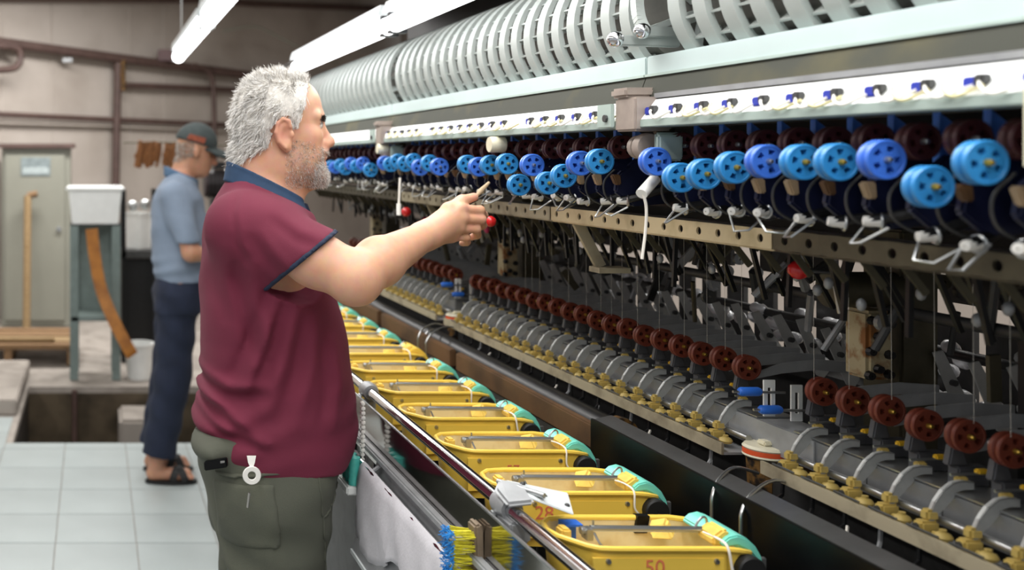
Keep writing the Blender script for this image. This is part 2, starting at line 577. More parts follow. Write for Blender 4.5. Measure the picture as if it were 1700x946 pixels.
# dark motor on a post at the far end
Y = 6.4
mt_ = thing('electric_motor', 'dark electric motor on a post behind the man in the cap', 'motor', (at(362, 0, Y).x, Y, 0))
zc = H - (305 - PY) * Y / F
MB().cyl((-.09, 0, zc), (.1, 0, zc), .085, 24).build('casing', mat('dark_maroon_casing', '#2e2022', .5, var=.2), mt_, smooth=True)
for i in range(6):
    MB().lathe([(.0855, -.006), (.097, -.006), (.097, .006), (.0855, .006)], 24, 'X', (-.06 + .026 * i, 0, zc)).build('cooling_fin', M_black, mt_)
MB().box(-.03, .04, -.05, .05, zc + .098, zc + .14).build('terminal_box', M_black, mt_, bevel=.005)
MB().box(-.05, .06, -.06, .06, 0, zc - .098).build('post', M_darkgrey, mt_, bevel=.005)

# ceiling fluorescent over the aisle
def fluorescent(name, label, x, y0, y1, z, r, tilt_drop=.0, group=None):
    t = thing(name, label, 'lamp', (x, (y0 + y1) / 2, z), group)
    L = (y1 - y0) / 2
    MB().cyl((0, -L, 0), (0, L, 0), r, 14).build('tube', M_lamp, t, smooth=True)
    MB().box(-r * 1.1, r * 1.1, -L, L, r * 1.05, r * 1.05 + .045).build('housing', M_lampbody, t, bevel=.004)
    for s_ in (-1, 1):
        MB().box(-r * .9, r * .9, s_ * L - .012, s_ * L + .012, -r * .8, r * 1.04).build('end_cap', M_lampbody, t)
        MB().cyl((0, s_ * L * .7, r + .045), (0, s_ * L * .7, 4.6 - z), .004, 6).build('hanger', M_steel, t)
    return t


fluorescent('fluorescent_lamp', 'glaring white fluorescent tube hanging over the aisle', .603, 5.35, 7.05, 2.3, .042)
fluorescent('fluorescent_lamp', 'second aisle tube in line with the glaring one', .603, 3.55, 5.25, 2.3, .042)

# ------------------------------------------------------------ silk reeling machine
P = .0625                                # spacing of the reeling ends
YG = [.2375 + 1.3625 * i for i in range(5)]   # joints between sections
Y0, Y1 = .55, 4.62
UNITS = []
for g in YG[:3]:
    for i in range(20):
        y = g + .0875 + P * i
        if y > .80:
            UNITS.append(y)
mac = thing('reeling_machine', 'long silk reeling machine with pale teal beams and rows of pulleys', 'machine', (1.2, 1.6, 0))
MO = -Vector(mac.location)


def mp(name, mb, mt, smooth=False, bevel=0., parent=None, angle=40):
    """part of the machine, given in room coordinates"""
    o = mb.build(name, mt, parent or mac, smooth, bevel, angle)
    if parent is None:
        o.location = MO
    return o


def ml(name, me, loc, rot=None):
    return link(name, me, mac, Vector(loc) + MO, rot)


segs = [(Y0, YG[1] - .0015), (YG[1] + .0015, YG[2] - .0015), (YG[2] + .0015, Y1)]
for i, (a, b) in enumerate(segs):
    mp('top_beam', MB().box(.89, 1.0, a, b, 1.704, 1.7355), M_teal, bevel=.002)
    mp('visor_panel', MB().prism([(.8905, a, 1.7035), (.876, a, 1.664), (.882, a, 1.664), (.8965, a, 1.7035)], (0, b - a, 0)), M_darksteel)
    mp('white_ledge', MB().prism([(.851, a, 1.6325), (.874, a, 1.6635), (.88, a, 1.6635), (.88, a, 1.6325)], (0, b - a, 0)), M_white)
    mp('edge_strip', MB().box(.850, .90, a, b, 1.6205, 1.632), M_greenedge, bevel=.001)
    mp('beam_lip', MB().box(.8865, .8895, a, b, 1.7025, 1.7065), M_greenedge)
mp('grey_insert', MB().box(.8745, .8775, Y0, YG[1] - .05, 1.666, 1.6735), M_greymetal)

# connectors with their looping wires on the white ledge
conn_me = MB().cbox((0, 0, 0), (.014, .016, .012)).mesh('connector', M_bluebox, bevel=.0015)
plug_me = MB().cbox((-.004, -.012, .002), (.01, .011, .011)).mesh('plug', M_darkgrey, bevel=.0015)
for n, y in enumerate(UNITS):
    if y > 3.1:
        continue
    if n % 9 == 8 and y > 1.6:
        continue
    c = ml('connector', conn_me, (.861, y + .02, 1.645))
    link('plug', plug_me, c)
    for q, mt in ((0, M_wire), (1, M_wirey)):
        if (n + q) % 3 == 0 and q:
            continue
        s0 = Vector((.858, y + .012 - .02 * q, 1.644))
        pts = [s0 + Vector((0, 0, .004)), s0 + Vector((-.012, -.014, -.002 - .005 * rng.random())), s0 + Vector((-.013, -.03, -.012)), s0 + Vector((-.004, -.05 - .012 * rng.random(), -.002))]
        mp('wire', MB().tube(spline(pts, 4), .0018, 5), mt, smooth=True)

# joint brackets between sections
for g in (YG[1], YG[2]):
    br = mp('joint_bracket', MB().box(.842, .90, g - .055, g + .005, 1.615, 1.668), M_joint, bevel=.003)
    MB().box(.838, .90, g - .035, g + .012, 1.6685, 1.684).build('clamp_block', M_joint, br, bevel=.004)
    MB().box(.836, .842, g + .005, g + .05, 1.622, 1.66).build('clamp_plate', M_greenedge, br, bevel=.001)
    MB().cyl((.832, g + .02, 1.637), (.838, g + .02, 1.637), .006, 8).build('bolt', M_darkgrey, br, smooth=True)
    rl = mp('guide_roller', MB().lathe([(.001, -.022), (.02, -.022), (.022, -.018), (.022, -.008), (.014, -.006), (.014, 0), (.019, .002), (.019, .012), (.001, .012)], 20, 'Y', (.872, g - .022, 1.59)), M_joint, smooth=True)
    mp('hanger_plate', MB().box(.895, .925, g - .02, g - .012, 1.53, 1.62), M_olive)
    mp('pillow_block', MB().box(.862, .90, g - .085, g - .075, 1.568, 1.608), M_greenedge, bevel=.003)
    mp('pillow_block', MB().box(.868, .905, g - .068, g - .06, 1.57, 1.612), M_greenedge, bevel=.003)
for y, r in ((2.10, .016), (2.93, .014)):
    mp('cream_roller', MB().lathe([(.001, -.016), (r, -.016), (r + .001, -.01), (r + .001, .01), (r, .016), (.001, .016)], 20, 'X', (.852, y, 1.602)), M_cream, smooth=True)
mp('ledge_post', MB().box(.845, .87, .895, .907, 1.56, 1.64), M_cream, bevel=.004)

# blue fins and the dark chest behind them
fin_me = MB().prism([(0, -.0012, .046), (0, -.0012, -.03), (.085, -.0012, -.03), (.07, -.0012, -.008)], (0, .0024, 0)).box(-.002, 0, -.005, .004, -.03, .046).mesh('fin', M_bluefin)
for y in UNITS:
    ml('fin', fin_me, (.930, y + .020, 1.577))
mp('inner_chest', MB().box(1.12, 1.13, Y0, Y1, 1.48, 1.63), M_black)
mp('chest_roof', MB().box(.90, 1.45, Y0, Y1, 1.632, 1.642), M_black)  # roof and rear cover added to keep the machine's inside dark
mp('reel_deck', MB().box(1.17, 1.5, Y0, Y1, 1.69, 1.70), M_darkgrey)
mp('rear_cover', MB().box(1.46, 1.48, Y0, Y1, 1.42, 2.32), M_black)
mp('drum_hood', MB().prism([(.88, Y0, 1.995), (1.46, Y0, 2.30), (1.46, Y0, 2.31), (.88, Y0, 2.005)], (0, Y1 - Y0, 0)), M_black)

# navy castings, tan tabs and dark hooks under the pulleys
m = MB()
m.prism([(0, -.006, .03), (-.035, -.006, .0), (-.04, -.006, -.03), (-.01, -.006, -.055), (.05, -.006, -.05), (.05, -.006, .03)], (0, .012, 0))
cast_me = m.mesh('casting', M_navy, bevel=.003)
m = MB().tube(spline([(-.03, 0, .012), (-.052, 0, -.012), (-.048, 0, -.04), (-.02, 0, -.056), (.0, 0, -.05)], 5), .0018, 6)
curl_me = m.mesh('curl_hook', M_darkgrey, smooth=True)
tab_me = MB().prism([(-.05, -.005, .0), (-.05, -.005, -.004), (-.044, -.005, -.02), (-.035, -.005, -.02), (-.037, -.005, .0)], (0, .012, 0)).mesh('tab', M_tan, bevel=.002)
rtab_me = MB().prism([(-.05, -.005, .0), (-.05, -.005, -.004), (-.044, -.005, -.018), (-.035, -.005, -.018), (-.037, -.005, .0)], (0, .012, 0)).mesh('tab', M_brownbeam, bevel=.002)
for n, y in enumerate(UNITS):
    c = ml('casting', cast_me, (.93, y + .012, 1.545))
    link('curl_hook', curl_me, c, (0, .008, 0))
    link('tab', tab_me if n % 3 else rtab_me, c, (0, -.012, .0))
mp('casting_bar', MB().box(.975, 1.0, Y0, Y1, 1.49, 1.53), M_black)

# yarn catchers: black stem with a white tip and a bent wire in front of the perforated rail
stem_me = MB().tube([(.09, .0, .03), (.03, 0, .008), (0, 0, 0)], .0065, 8).mesh('catcher_stem', M_black, smooth=True)
tip_me = MB().lathe([(.001, -.006), (.0055, -.005), (.0065, .0), (.0065, .012), (.001, .012)], 12, 'X').mesh('white_tip', M_ivory, smooth=True)
ring_me = MB().tube([(.012, .0085 * math.cos(a_), .0085 * math.sin(a_)) for a_ in [2 * PI * i / 12 for i in range(13)]], .002, 5).mesh('ring', M_steel, smooth=True)
vw = []
for q in range(4):
    d = .012 * (q - 1.5)
    vw.append(MB().tube([(0, .006, -.002), (-.022 + .004 * q, -.004 + d, -.022 - .004 * (q % 2)), (-.012, -.02 + d, -.024), (.012, -.03 + d, -.008 + .003 * q)], .0016, 5).mesh('bent_wire', M_steel, smooth=True))
for n, y in enumerate(UNITS):
    if y > 3.4 and n % 2:
        continue
    drop = .012 if 1.1 > y else 0
    c = ml('catcher_stem', stem_me, (.897 + .006 * math.sin(n * 2.1), y + .006, 1.497 - drop + .003 * math.sin(n * 1.7)), (0, .12 * math.sin(n * 1.3), .5 * math.sin(n * .9)))
    link('white_tip', tip_me, c)
    link('ring', ring_me, c)
    if n % 4 != 2:
        link('bent_wire', vw[n % 4], c)

# perforated rail: a real plate with holes, built per section
def perf_rail(y0, y1, x, z0, z1, th, pitch, r, mt):
    m = MB()
    n = int((y1 - y0) / pitch)
    pitch = (y1 - y0) / n
    K = 12
    zc = (z0 + z1) / 2
    for i in range(n):
        a, b = y0 + i * pitch, y0 + (i + 1) * pitch
        yc = (a + b) / 2
        for xx in (x, x + th):
            ring = [(xx, yc + r * math.cos(2 * PI * k / K), zc + r * math.sin(2 * PI * k / K)) for k in range(K)]
            outer = []
            for k in range(K):
                cx_, cz_ = math.cos(2 * PI * k / K), math.sin(2 * PI * k / K)
                s_ = 1 / max(abs(cx_) / ((b - a) / 2), abs(cz_) / ((z1 - z0) / 2))
                outer.append((xx, yc + cx_ * s_, zc + cz_ * s_))
            m.add(ring + outer, [(k, (k + 1) % K, K + (k + 1) % K, K + k) for k in range(K)])
            for sy, sz in ((a, z0), (b, z0), (a, z1), (b, z1)):
                # corner triangles
                near = sorted(range(K), key=lambda k: (outer[k][1] - sy) ** 2 + (outer[k][2] - sz) ** 2)[:2]
                m.add([outer[near[0]], outer[near[1]], (xx, sy, sz)], [(0, 1, 2)])
        m.add([(xx, yc + r * math.cos(2 * PI * k / K), zc + r * math.sin(2 * PI * k / K)) for xx in (x, x + th) for k in range(K)],
              [(k, (k + 1) % K, K + (k + 1) % K, K + k) for k in range(K)])
    m.add([(x, y0, z1), (x, y1, z1), (x + th, y1, z1), (x + th, y0, z1)], [(0, 1, 2, 3)])
    m.add([(x, y0, z0), (x, y1, z0), (x + th, y1, z0), (x + th, y0, z0)], [(0, 3, 2, 1)])
    return m


for (a, b, mt) in ((Y0, 1.36, M_olive), (1.363, 2.02, M_perf_lit), (2.025, 3.0, M_perf), (3.005, Y1, M_olive)):  # tone per stretch: uneven light put into the colour, plus dust
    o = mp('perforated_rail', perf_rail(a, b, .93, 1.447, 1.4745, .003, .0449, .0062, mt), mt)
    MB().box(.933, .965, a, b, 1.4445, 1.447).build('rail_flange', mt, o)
mp('rail_backing', MB().box(.95, .957, Y0, Y1, 1.449, 1.476), M_black)
for g, mt in ((YG[1] + .34, M_perf), (YG[2] - .17, M_perf)):
    mp('slant_leg', MB().bar((.945, g, 1.447), (.985, g - .01, 1.362), .008, .02, (1, 0, 0)), mt)
mp('leg_shelf', MB().box(.97, 1.03, YG[1] + .305, YG[1] + .345, 1.352, 1.362), M_perf)

# short slanted bars hanging under the rail
bar_me = MB().bar((0, 0, 0), (.024, -.004, -.034), .003, .010, (1, 0, 0)).mesh('slant_bar', M_olive, bevel=.001)
for y in UNITS:
    ml('slant_bar', bar_me, (.952, y + .03, 1.446))
# threads, levers, arms
strap_me = MB().prism([(-.008, -.0015, .0), (.008, -.0015, .004), (.06, -.0015, -.09), (.05, -.0015, -.105), (.036, -.0015, -.1)], (0, .003, 0)).mesh('strap', M_strap, bevel=.0006)
sbolt_me = MB().cyl((.024, -.008, -.045), (.024, .002, -.045), .005, 8).mesh('bolt', M_darkgrey, smooth=True)
arm_prof = [(-.02, .0), (.03, .018), (.09, .024), (.15, .02), (.15, .0), (.09, .006), (.03, .0), (-.02, -.01)]
arm_me = MB().prism([(x, -.002, z) for x, z in arm_prof], (0, .004, 0)).mesh('feed_arm', M_greymetal, bevel=.0008)
drop_me = MB().bar((0, 0, 0), (.01, .0, -.10), .006, .006).mesh('drop_rod', M_black)
knob_me = MB().ball((0, 0, 0), .006, 10, (1, 1, 1.5)).mesh('bobble', M_greymetal, smooth=True)
pink_me = MB().ball((0, 0, 0), .008, 10, (1, 1, 1.8)).mesh('bobble', M_pink, smooth=True)
for n, y in enumerate(UNITS):
    s_ = ml('strap', strap_me, (1.31, y + .03, 1.27 + .004 * math.sin(n * 2.3)), (0, .06 * math.sin(n * 1.9), 0))
    link('bolt', sbolt_me, s_)
    ml('feed_arm', arm_me, (1.145, y + .01, 1.205))
    ml('drop_rod', drop_me, (1.03 + .02 * math.sin(n * 5.1), y + .035, 1.45), (0, .15 * math.sin(n * 3.3), 0))
    ml('drop_rod', drop_me, (1.12 + .03 * math.sin(n * 2.7), y + .015, 1.43), (0, -.35 + .1 * math.sin(n * 1.1), 0))
    ml('bobble', pink_me if n in (27, 28, 31, 34) else knob_me, (1.06 + .025 * math.sin(n * 1.3), y + .02, 1.385 + .012 * math.sin(n * 2.9)))
    if y < 2.6:
        x0 = 1.10 + .012 * math.sin(n)
        mp('silk_thread', MB().tube([(x0, y - .01, 1.452), (x0, y - .012, 1.238)], .00024, 4), M_thread)
rand = random.Random(3)
for n in range(150):
    y = rand.uniform(.85, 3.6)
    x = rand.uniform(1.15, 1.44)
    z = rand.uniform(1.28, 1.44)
    m = MB()
    if n % 3 == 0:
        m.cyl((x, y, z), (x + rand.uniform(-.03, .03), y + .02, z - rand.uniform(.03, .09)), rand.uniform(.004, .009), 8)
    elif n % 3 == 1:
        m.bar((x, y, z), (x + rand.uniform(-.05, .05), y + .004, z - rand.uniform(.03, .08)), .006, .016, (1, 0, 0))
    else:
        m.lathe([(.003, -.004), (.013, -.004), (.013, .004), (.003, .004)], 14, 'Y', (x, y, z))
    mp('inner_fitting', m, (M_darkgrey, M_black, M_greymetal, M_olive)[n % 4])
lightblob_me = MB().ball((0, 0, 0), .013, 12, (1, 1.4, 1)).mesh('light_blob', M_lightblob, smooth=True)  # added white blobs stand in for bright light from the other side
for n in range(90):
    ml('light_blob', lightblob_me, (rand.uniform(1.41, 1.46), rand.uniform(.95, 2.75), rand.choice((1.175, 1.20, 1.225, 1.255)) + rand.uniform(-.008, .008)), (rand.uniform(-.6, .6), 0, rand.uniform(-.6, .6)))
mp('blob_tray', MB().box(1.40, 1.474, .8, 2.85, 1.14, 1.158), M_darkgrey)  # added to carry the white blobs
for z, x in ((1.335, 1.25), (1.41, 1.3), (1.25, 1.42)):
    mp('inner_shaft', MB().cyl((x, Y0, z), (x, Y1, z), .009, 10), M_darkgrey, smooth=True)
# added rear plates darken the inside, gaps show bright slits; section posts
for (a, b) in ((Y0, .98), (1.22, 1.72), (1.98, 2.2), (2.3, Y1)):
    mp('added_rear_screen', MB().box(1.475, 1.485, a, b, 1.325, 1.42), M_black)
y = .98
while y < 2.7:
    mp('added_rear_plate', MB().box(1.475, 1.485, y, y + .045 + .03 * math.sin(y * 31) ** 2, 1.12, 1.284), M_darkgrey)
    y += .098
for (a, b) in ((Y0, .97), (2.72, Y1)):
    mp('added_rear_plate', MB().box(1.475, 1.485, a, b, 1.12, 1.284), M_darkgrey)
mp('rear_plinth', MB().box(1.475, 1.487, Y0, Y1, .2, 1.12), M_darkgrey)
for g in YG[1:4]:
    mp('section_post', MB().box(1.26, 1.32, g - .05, g + .03, .2, 1.46), M_olive, bevel=.004)
    o = mp('bolted_block', MB().box(1.200, 1.240, g - .06, g - .01, 1.228, 1.335), M_creamrust, bevel=.005)
    for i, (dx, dz) in enumerate(((.01, .093), (.038, .088), (.02, .068), (.008, .045), (.037, .04), (.02, .018), (.036, .01), (.006, .008))):
        MB().lathe([(.001, -.068), (.006, -.068), (.0075, -.0602), (.001, -.0602)], 8, 'Y', (1.195 + dx, g, 1.228 + dz)).build('bolt', M_black, o)
    mp('motor', MB().cyl((1.16, g - .03, 1.365), (1.27, g - .03, 1.365), .028, 16), M_olive, smooth=True)
mp('red_knob', MB().ball((1.05, 1.48, 1.406), .0144, 20), M_redball, smooth=True)
mp('knob_stem', MB().tube([(1.062, 1.48, 1.406), (1.11, 1.49, 1.40), (1.12, 1.49, 1.34)], .004, 8), M_steel, smooth=True)
mp('red_knob', MB().ball((.9, 2.86, 1.42), .014, 16), M_redball, smooth=True)
mp('red_knob', MB().ball((.855, 2.14, 1.437), .012, 16), M_redball, smooth=True)

# upright arched casting at the near end of the machine
m = MB()
m.box(1.25, 1.275, .83, 1.34, 1.40, 1.455)
for y in (.86, 1.10, 1.33):
    m.box(1.25, 1.275, y - .02, y + .02, 1.10, 1.40)
m.box(1.25, 1.275, .83, 1.34, 1.255, 1.285)
mp('arched_frame', m, M_black, bevel=.006)

# ------------------------------------------------------------ lower bench of the machine
pulled = MB().box(1.09, 1.15, -.5, .5, 0, .047)
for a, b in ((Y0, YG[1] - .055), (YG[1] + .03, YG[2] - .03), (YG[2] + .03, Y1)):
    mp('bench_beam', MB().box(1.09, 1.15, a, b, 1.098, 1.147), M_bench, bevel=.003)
    mp('lit_beam_top', MB().box(1.0885, 1.15, a, b, 1.1471, 1.149), M_steel)  # paler strip stands in for light along the beam's top edge
    o = mp('front_rail', MB().box(1.03, 1.034, a, b - .01, 1.086, 1.1055), M_perf)
    MB().box(1.0341, 1.088, a, b - .01, 1.086, 1.09).build('rail_shelf', M_greymetal, o)
    mp('bench_shaft', MB().cyl((1.075, a, 1.113), (1.075, b - .01, 1.113), .0055, 12), M_steel, smooth=True)
n_seam = 0
y = Y0 + .1
while y < 2.9:
    mp('beam_seam', MB().box(1.0893, 1.0899, y, y + .0012, 1.1, 1.1465), M_darkgrey)
    y += P * 2
mp('joint_plate', MB().box(1.087, 1.0895, YG[1] - .10, YG[1] + .10, 1.10, 1.145), M_greymetal)
mp('beam_link', MB().box(1.092, 1.148, YG[1] - .1, YG[1] + .1, 1.135, 1.1455), M_greymetal)

# cam levers with their clips
top = [(1.056, 1.106), (1.059, 1.120), (1.066, 1.137), (1.076, 1.1515), (1.088, 1.161), (1.101, 1.164), (1.114, 1.162)]
bot = [(1.060, 1.106), (1.0655, 1.117), (1.0765, 1.1285), (1.0875, 1.1405), (1.0935, 1.1502), (1.102, 1.1525), (1.114, 1.1525)]
top = [(x - 1.062, z - 1.108) for x, z in top]
bot = [(x - 1.062, z - 1.108) for x, z in bot]
lever_me = MB()
for i in range(6):
    q = [top[i], top[i + 1], bot[i + 1], bot[i]]
    lever_me.prism([(x, -.0055 + .0, z) for x, z in q], (0, .0028, 0))
# top flange gives the lever its bright edge
for i in range(6):
    a_, b_ = top[i], top[i + 1]
    lever_me.prism([(a_[0], -.0055, a_[1]), (b_[0], -.0055, b_[1]), (b_[0], .0015, b_[1]), (a_[0], .0015, a_[1])], (0, 0, -.0018))
lever_me = lever_me.mesh('cam_lever', M_greylever)
m = MB().box(-.012, .012, -.009, .007, -.02, .0)
m.box(-.004, .012, -.008, .006, .0, .014)
clampy_me = m.mesh('clamp', M_ycast, bevel=.003)
m = MB().lathe([(.001, -.004), (.009, -.004), (.0105, .0), (.008, .004), (.004, .006), (.004, .009), (.001, .009)], 14, 'Z', (0, -.026, -.012))
m.cyl((0, -.012, -.013), (0, -.02, -.013), .0035, 8)
nozzle_me = m.mesh('nozzle', M_ycast, smooth=True)
scr_me = MB().cyl((-.0145, -.001, -.008), (-.012, -.001, -.008), .0045, 8).mesh('screw', M_darkgrey, smooth=True)
hold_me = MB().box(-.006, .008, -.005, .004, -.009, .004).mesh('clip_base', M_ycast, bevel=.002)
rod_me = MB().tube([(.0, -.002, .004), (.0, -.034, .0055)], .0022, 6).mesh('clip_rod', M_steel, smooth=True)
rod_me = MB().tube([(-.012, .0, .0055), (.034, -.004, .0085)], .0020, 6).mesh('clip_rod', M_steel, smooth=True)
yc_me = MB().cbox((.026, -.002, .010), (.015, .008, .0075)).mesh('yellow_clip', M_yclip, bevel=.0018)
m = MB().prism([(.004, -.009, -.004), (.045, -.009, -.004), (.045, -.009, .022), (.004, -.009, .022)], (0, .018, 0))
m.prism([(-.006, -.006, .0225), (.02, -.006, .0225), (.012, -.006, .05), (-.001, -.006, .05)], (0, .012, 0))
ped_me = m.mesh('pedestal', M_pedestal, bevel=.002)
guard_me = MB().tube([(.0, .018, 0), (.0, -.028, 0)], .0016, 5).mesh('guard_strip', M_steel)
for n, y in enumerate(UNITS):
    l_ = ml('cam_lever', lever_me, (1.062, y, 1.108))
    cl = ml('clamp', clampy_me, (1.057, y, 1.113))
    link('nozzle', nozzle_me, cl)
    if y < 2.3:
        link('screw', scr_me, cl)
    h = ml('clip_base', hold_me, (1.104, y + .004, 1.163))
    link('clip_rod', rod_me, h)
    link('yellow_clip', yc_me, h)
    ml('pedestal', ped_me, (1.11, y + .026, 1.152))
    ml('guard_strip', guard_me, (1.032, y - .02, 1.1085), (0, 0, .02 * math.sin(n * 2)))

# controls at the section joints: slotted plates with blue grips, grooved cream disc
for g in (YG[1], YG[2]):
    for (dx, dz, hx) in ((1.086, 1.158, 1.035), (1.13, 1.15, 1.073)):
        pz = dz
        o = mp('slotted_plate', MB().box(dx - .009, dx - .003, g - .004, g - .001, pz, pz + .058).box(dx + .003, dx + .009, g - .004, g - .001, pz, pz + .058)
               .box(dx - .003, dx + .003, g - .004, g - .001, pz, pz + .012).box(dx - .003, dx + .003, g - .004, g - .001, pz + .046, pz + .058), M_white)
    for (x0, z) in ((1.033, 1.199), (1.066, 1.170)):
        o = mp('grip_rod', MB().cyl((x0 - .01, g - .01, z), (x0 + .075, g - .008, z - .002), .0022, 8), M_steel, smooth=True)
        MB().lathe([(.001, 0), (.005, 0), (.0072, .003), (.0072, .031), (.005, .035), (.001, .035)], 14, 'X', (x0, g - .0095, z)).build('blue_grip', M_bluegrip, o, smooth=True)
    o = mp('grooved_disc', MB().lathe([(.001, .010), (.03, .010), (.033, .006), (.0325, .0045), (.027, .0), (.0325, -.0045), (.033, -.007), (.028, -.011), (.001, -.011)], 28, 'Z', (1.086, g + .005, 1.10)), M_cream, smooth=True)
    MB().lathe([(.0275, -.0045), (.0325, -.004), (.0325, .0035), (.0275, .003)], 28, 'Z', (1.086, g + .005, 1.10)).build('orange_band', M_orange, o, smooth=True)
    MB().box(1.075, 1.1, g - .008, g + .012, 1.1105, 1.118).build('slot_cap', M_cream, o, bevel=.002)
    o = mp('rusty_pillar', MB().lathe([(.001, .96), (.024, .97), (.027, 1.0), (.026, 1.05), (.028, 1.088), (.001, 1.088)], 16, 'Z', (1.086, g + .005, 0)), M_rust, smooth=True)
    MB().box(1.10, 1.14, g - .04, g + .02, .94, 1.08).build('pillar_web', M_rust, o, bevel=.004)
    mp('wire_bail', MB().tube(spline([(1.05, g - .03, 1.075), (1.0, g - .05, 1.090), (.96, g - .075, 1.080), (.941, g - .09, 1.062), (.938, g - .092, 1.04), (.938, g - .092, .98)], 4), .0026, 8), M_steel, smooth=True)
    mp('wire_bail', MB().tube(spline([(1.07, g - .11, 1.078), (1.01, g - .125, 1.094), (.963, g - .145, 1.08), (.941, g - .158, 1.06), (.938, g - .16, 1.04), (.938, g - .16, .98)], 4), .0026, 8), M_steel, smooth=True)
    o = mp('oxidised_fork', MB().box(1.02, 1.05, g - .22, g - .20, .955, .985).box(1.02, 1.028, g - .22, g - .2, .93, .956).box(1.042, 1.05, g - .22, g - .2, .92, .956), M_rust, bevel=.002)

# black rods, fluff and wires under the front rail
for n, y in enumerate(UNITS):
    if y > 3.0:
        continue
    mp('under_rod', MB().tube([(1.05, y, 1.085), (1.045, y - .005, 1.062), (1.03 - .01 * (n % 2), y - .02, 1.056)], .003, 6), M_black if n % 4 else M_greymetal, smooth=True)
    if n % 3 == 0:
        mp('snagged_fluff', MB().tube(spline([(1.045, y - .01, 1.062), (1.03, y - .03, 1.05 + .006 * math.sin(n)), (1.034, y - .05, 1.056), (1.026, y - .07, 1.05)], 3), .0022, 5), M_cord if n % 2 else M_darkgrey)

# channel between bench and tubs
mp('channel_wall', MB().box(1.08, 1.09, Y0, Y1, .6, 1.085), M_darkgrey)
for i in range(12):
    y = .7 + i * .22
    mp('wall_seam', MB().box(1.0792, 1.0799, y, y + .0015, .7, 1.08), M_black)
    mp('wall_bolt', MB().lathe([(.001, -.003), (.006, -.003), (.007, 0), (.001, 0)], 10, 'X', (1.0798, y + .08, 1.02)), M_black)
mp('machine_plinth', MB().box(1.091, 1.47, Y0, Y1, 0, .2), M_darkgrey)
chn = thing('conveyor_channel', 'black glossy channel with a bright lip and brown beam between tubs and bench', 'channel', (.8, 1.6, 0))


def cp_(name, mb, mt, smooth=False, bevel=0.):
    o = mb.build(name, mt, chn, smooth, bevel)
    o.location = -Vector(chn.location)
    return o


cp_('lip', MB().prism([(.9512, Y0, 1.0765), (.9512, Y0, 1.073), (.985, Y0, 1.081), (.985, Y0, 1.0845)], (0, 1.89 - Y0, 0)), M_steel)
cp_('skirt', MB().box(.945, .9508, Y0, 1.89, .55, 1.0785), M_blackgloss, bevel=.001)
cp_('inner_wall', MB().box(.98, .985, Y0, 1.89, .55, 1.0805), M_black)
cp_('floor_sheet', MB().box(.605, 1.075, Y0, Y1, .54, .549), M_black)
for x in (.65, 1.05):
    for y in (.7, 1.9, 3.1, 4.4):
        cp_('leg', MB().box(x - .02, x + .02, y, y + .04, 0, .539), M_black)
cp_('dark_roll', MB().cyl((1.01, 1.9, 1.04), (1.01, Y1, 1.04), .028, 14), M_black, smooth=True)
for a, b in ((1.895, 2.62), (2.66, 3.3), (3.34, Y1)):
    cp_('brown_beam', MB().box(.955, .972, a, b, 1.015, 1.062), M_brownbeam, bevel=.003)
    cp_('under_beam_panel', MB().box(.957, .967, a, b, .55, 1.014), M_darkgrey)
cp_('roll_bracket', MB().lathe([(.029, -.01), (.036, -.01), (.036, .01), (.029, .01)], 16, 'Y', (1.01, 1.91, 1.04)), M_rust, smooth=True)
mp('wire_bail', MB().tube(spline([(1.02, 2.94, 1.07), (.99, 2.93, 1.065), (.976, 2.925, 1.05), (.975, 2.92, 1.03)], 4), .003, 8), M_steel, smooth=True)

# ------------------------------------------------------------ pulleys
def wheel_mesh(name, r, wd, mt, holes=5):
    """twin flanged wheel along Y, front flange at y=0 with five windows"""
    m = MB()
    n = 30
    # back body and groove
    m.lathe([(.001, wd), (r * .97, wd), (r, wd * .9), (r, wd * .62), (r * .96, wd * .58), (r * .84, wd * .5), (r * .84, wd * .40), (r * .96, wd * .34), (r, wd * .28), (r, wd * .06), (r * .96, 0), (r * .86, 0), (r * .84, wd * .05)], n, 'Y', close=False)
    # front web with windows: inner disc, spokes, outer ring
    R0, R1, R2 = r * .40, r * .70, r * .84
    yf, yb = wd * .05, wd * .85
    K = 30
    pts = lambda R, yy: [(R * math.cos(2 * PI * k / K), yy, R * math.sin(2 * PI * k / K)) for k in range(K)]
    m.add(pts(R1, yf) + pts(R2, yf), [(k, (k + 1) % K, K + (k + 1) % K, K + k) for k in range(K)])
    m.add([(0, yf, 0)] + pts(R0, yf), [(0, 1 + k, 1 + (k + 1) % K) for k in range(K)])
    m.add(pts(R1, yf) + pts(R1, yb), [(k, (k + 1) % K, K + (k + 1) % K, K + k) for k in range(K)])
    m.add(pts(R0, yf) + pts(R0, yb), [(k, (k + 1) % K, K + (k + 1) % K, K + k) for k in range(K)])
    m.add(pts(R0, yb) + pts(R1, yb), [(k, (k + 1) % K, K + (k + 1) % K, K + k) for k in range(K)])
    for h in range(holes):
        a0 = 2 * PI * h / holes + .3
        ks = [a0 + .66 * j / 3 for j in range(4)]
        v = []
        for yy in (yf, yb):
            for a in ks:
                v.append((R0 * .98 * math.cos(a), yy, R0 * .98 * math.sin(a)))
            for a in ks:
                v.append((R1 * 1.01 * math.cos(a), yy, R1 * 1.01 * math.sin(a)))
        f = [(j, j + 1, 5 + j, 4 + j) for j in range(3)] + [(0, 4, 12, 8), (3, 11, 15, 7)]
        m.add(v, f)
    return m.mesh(name, mt, smooth=True, angle=35)


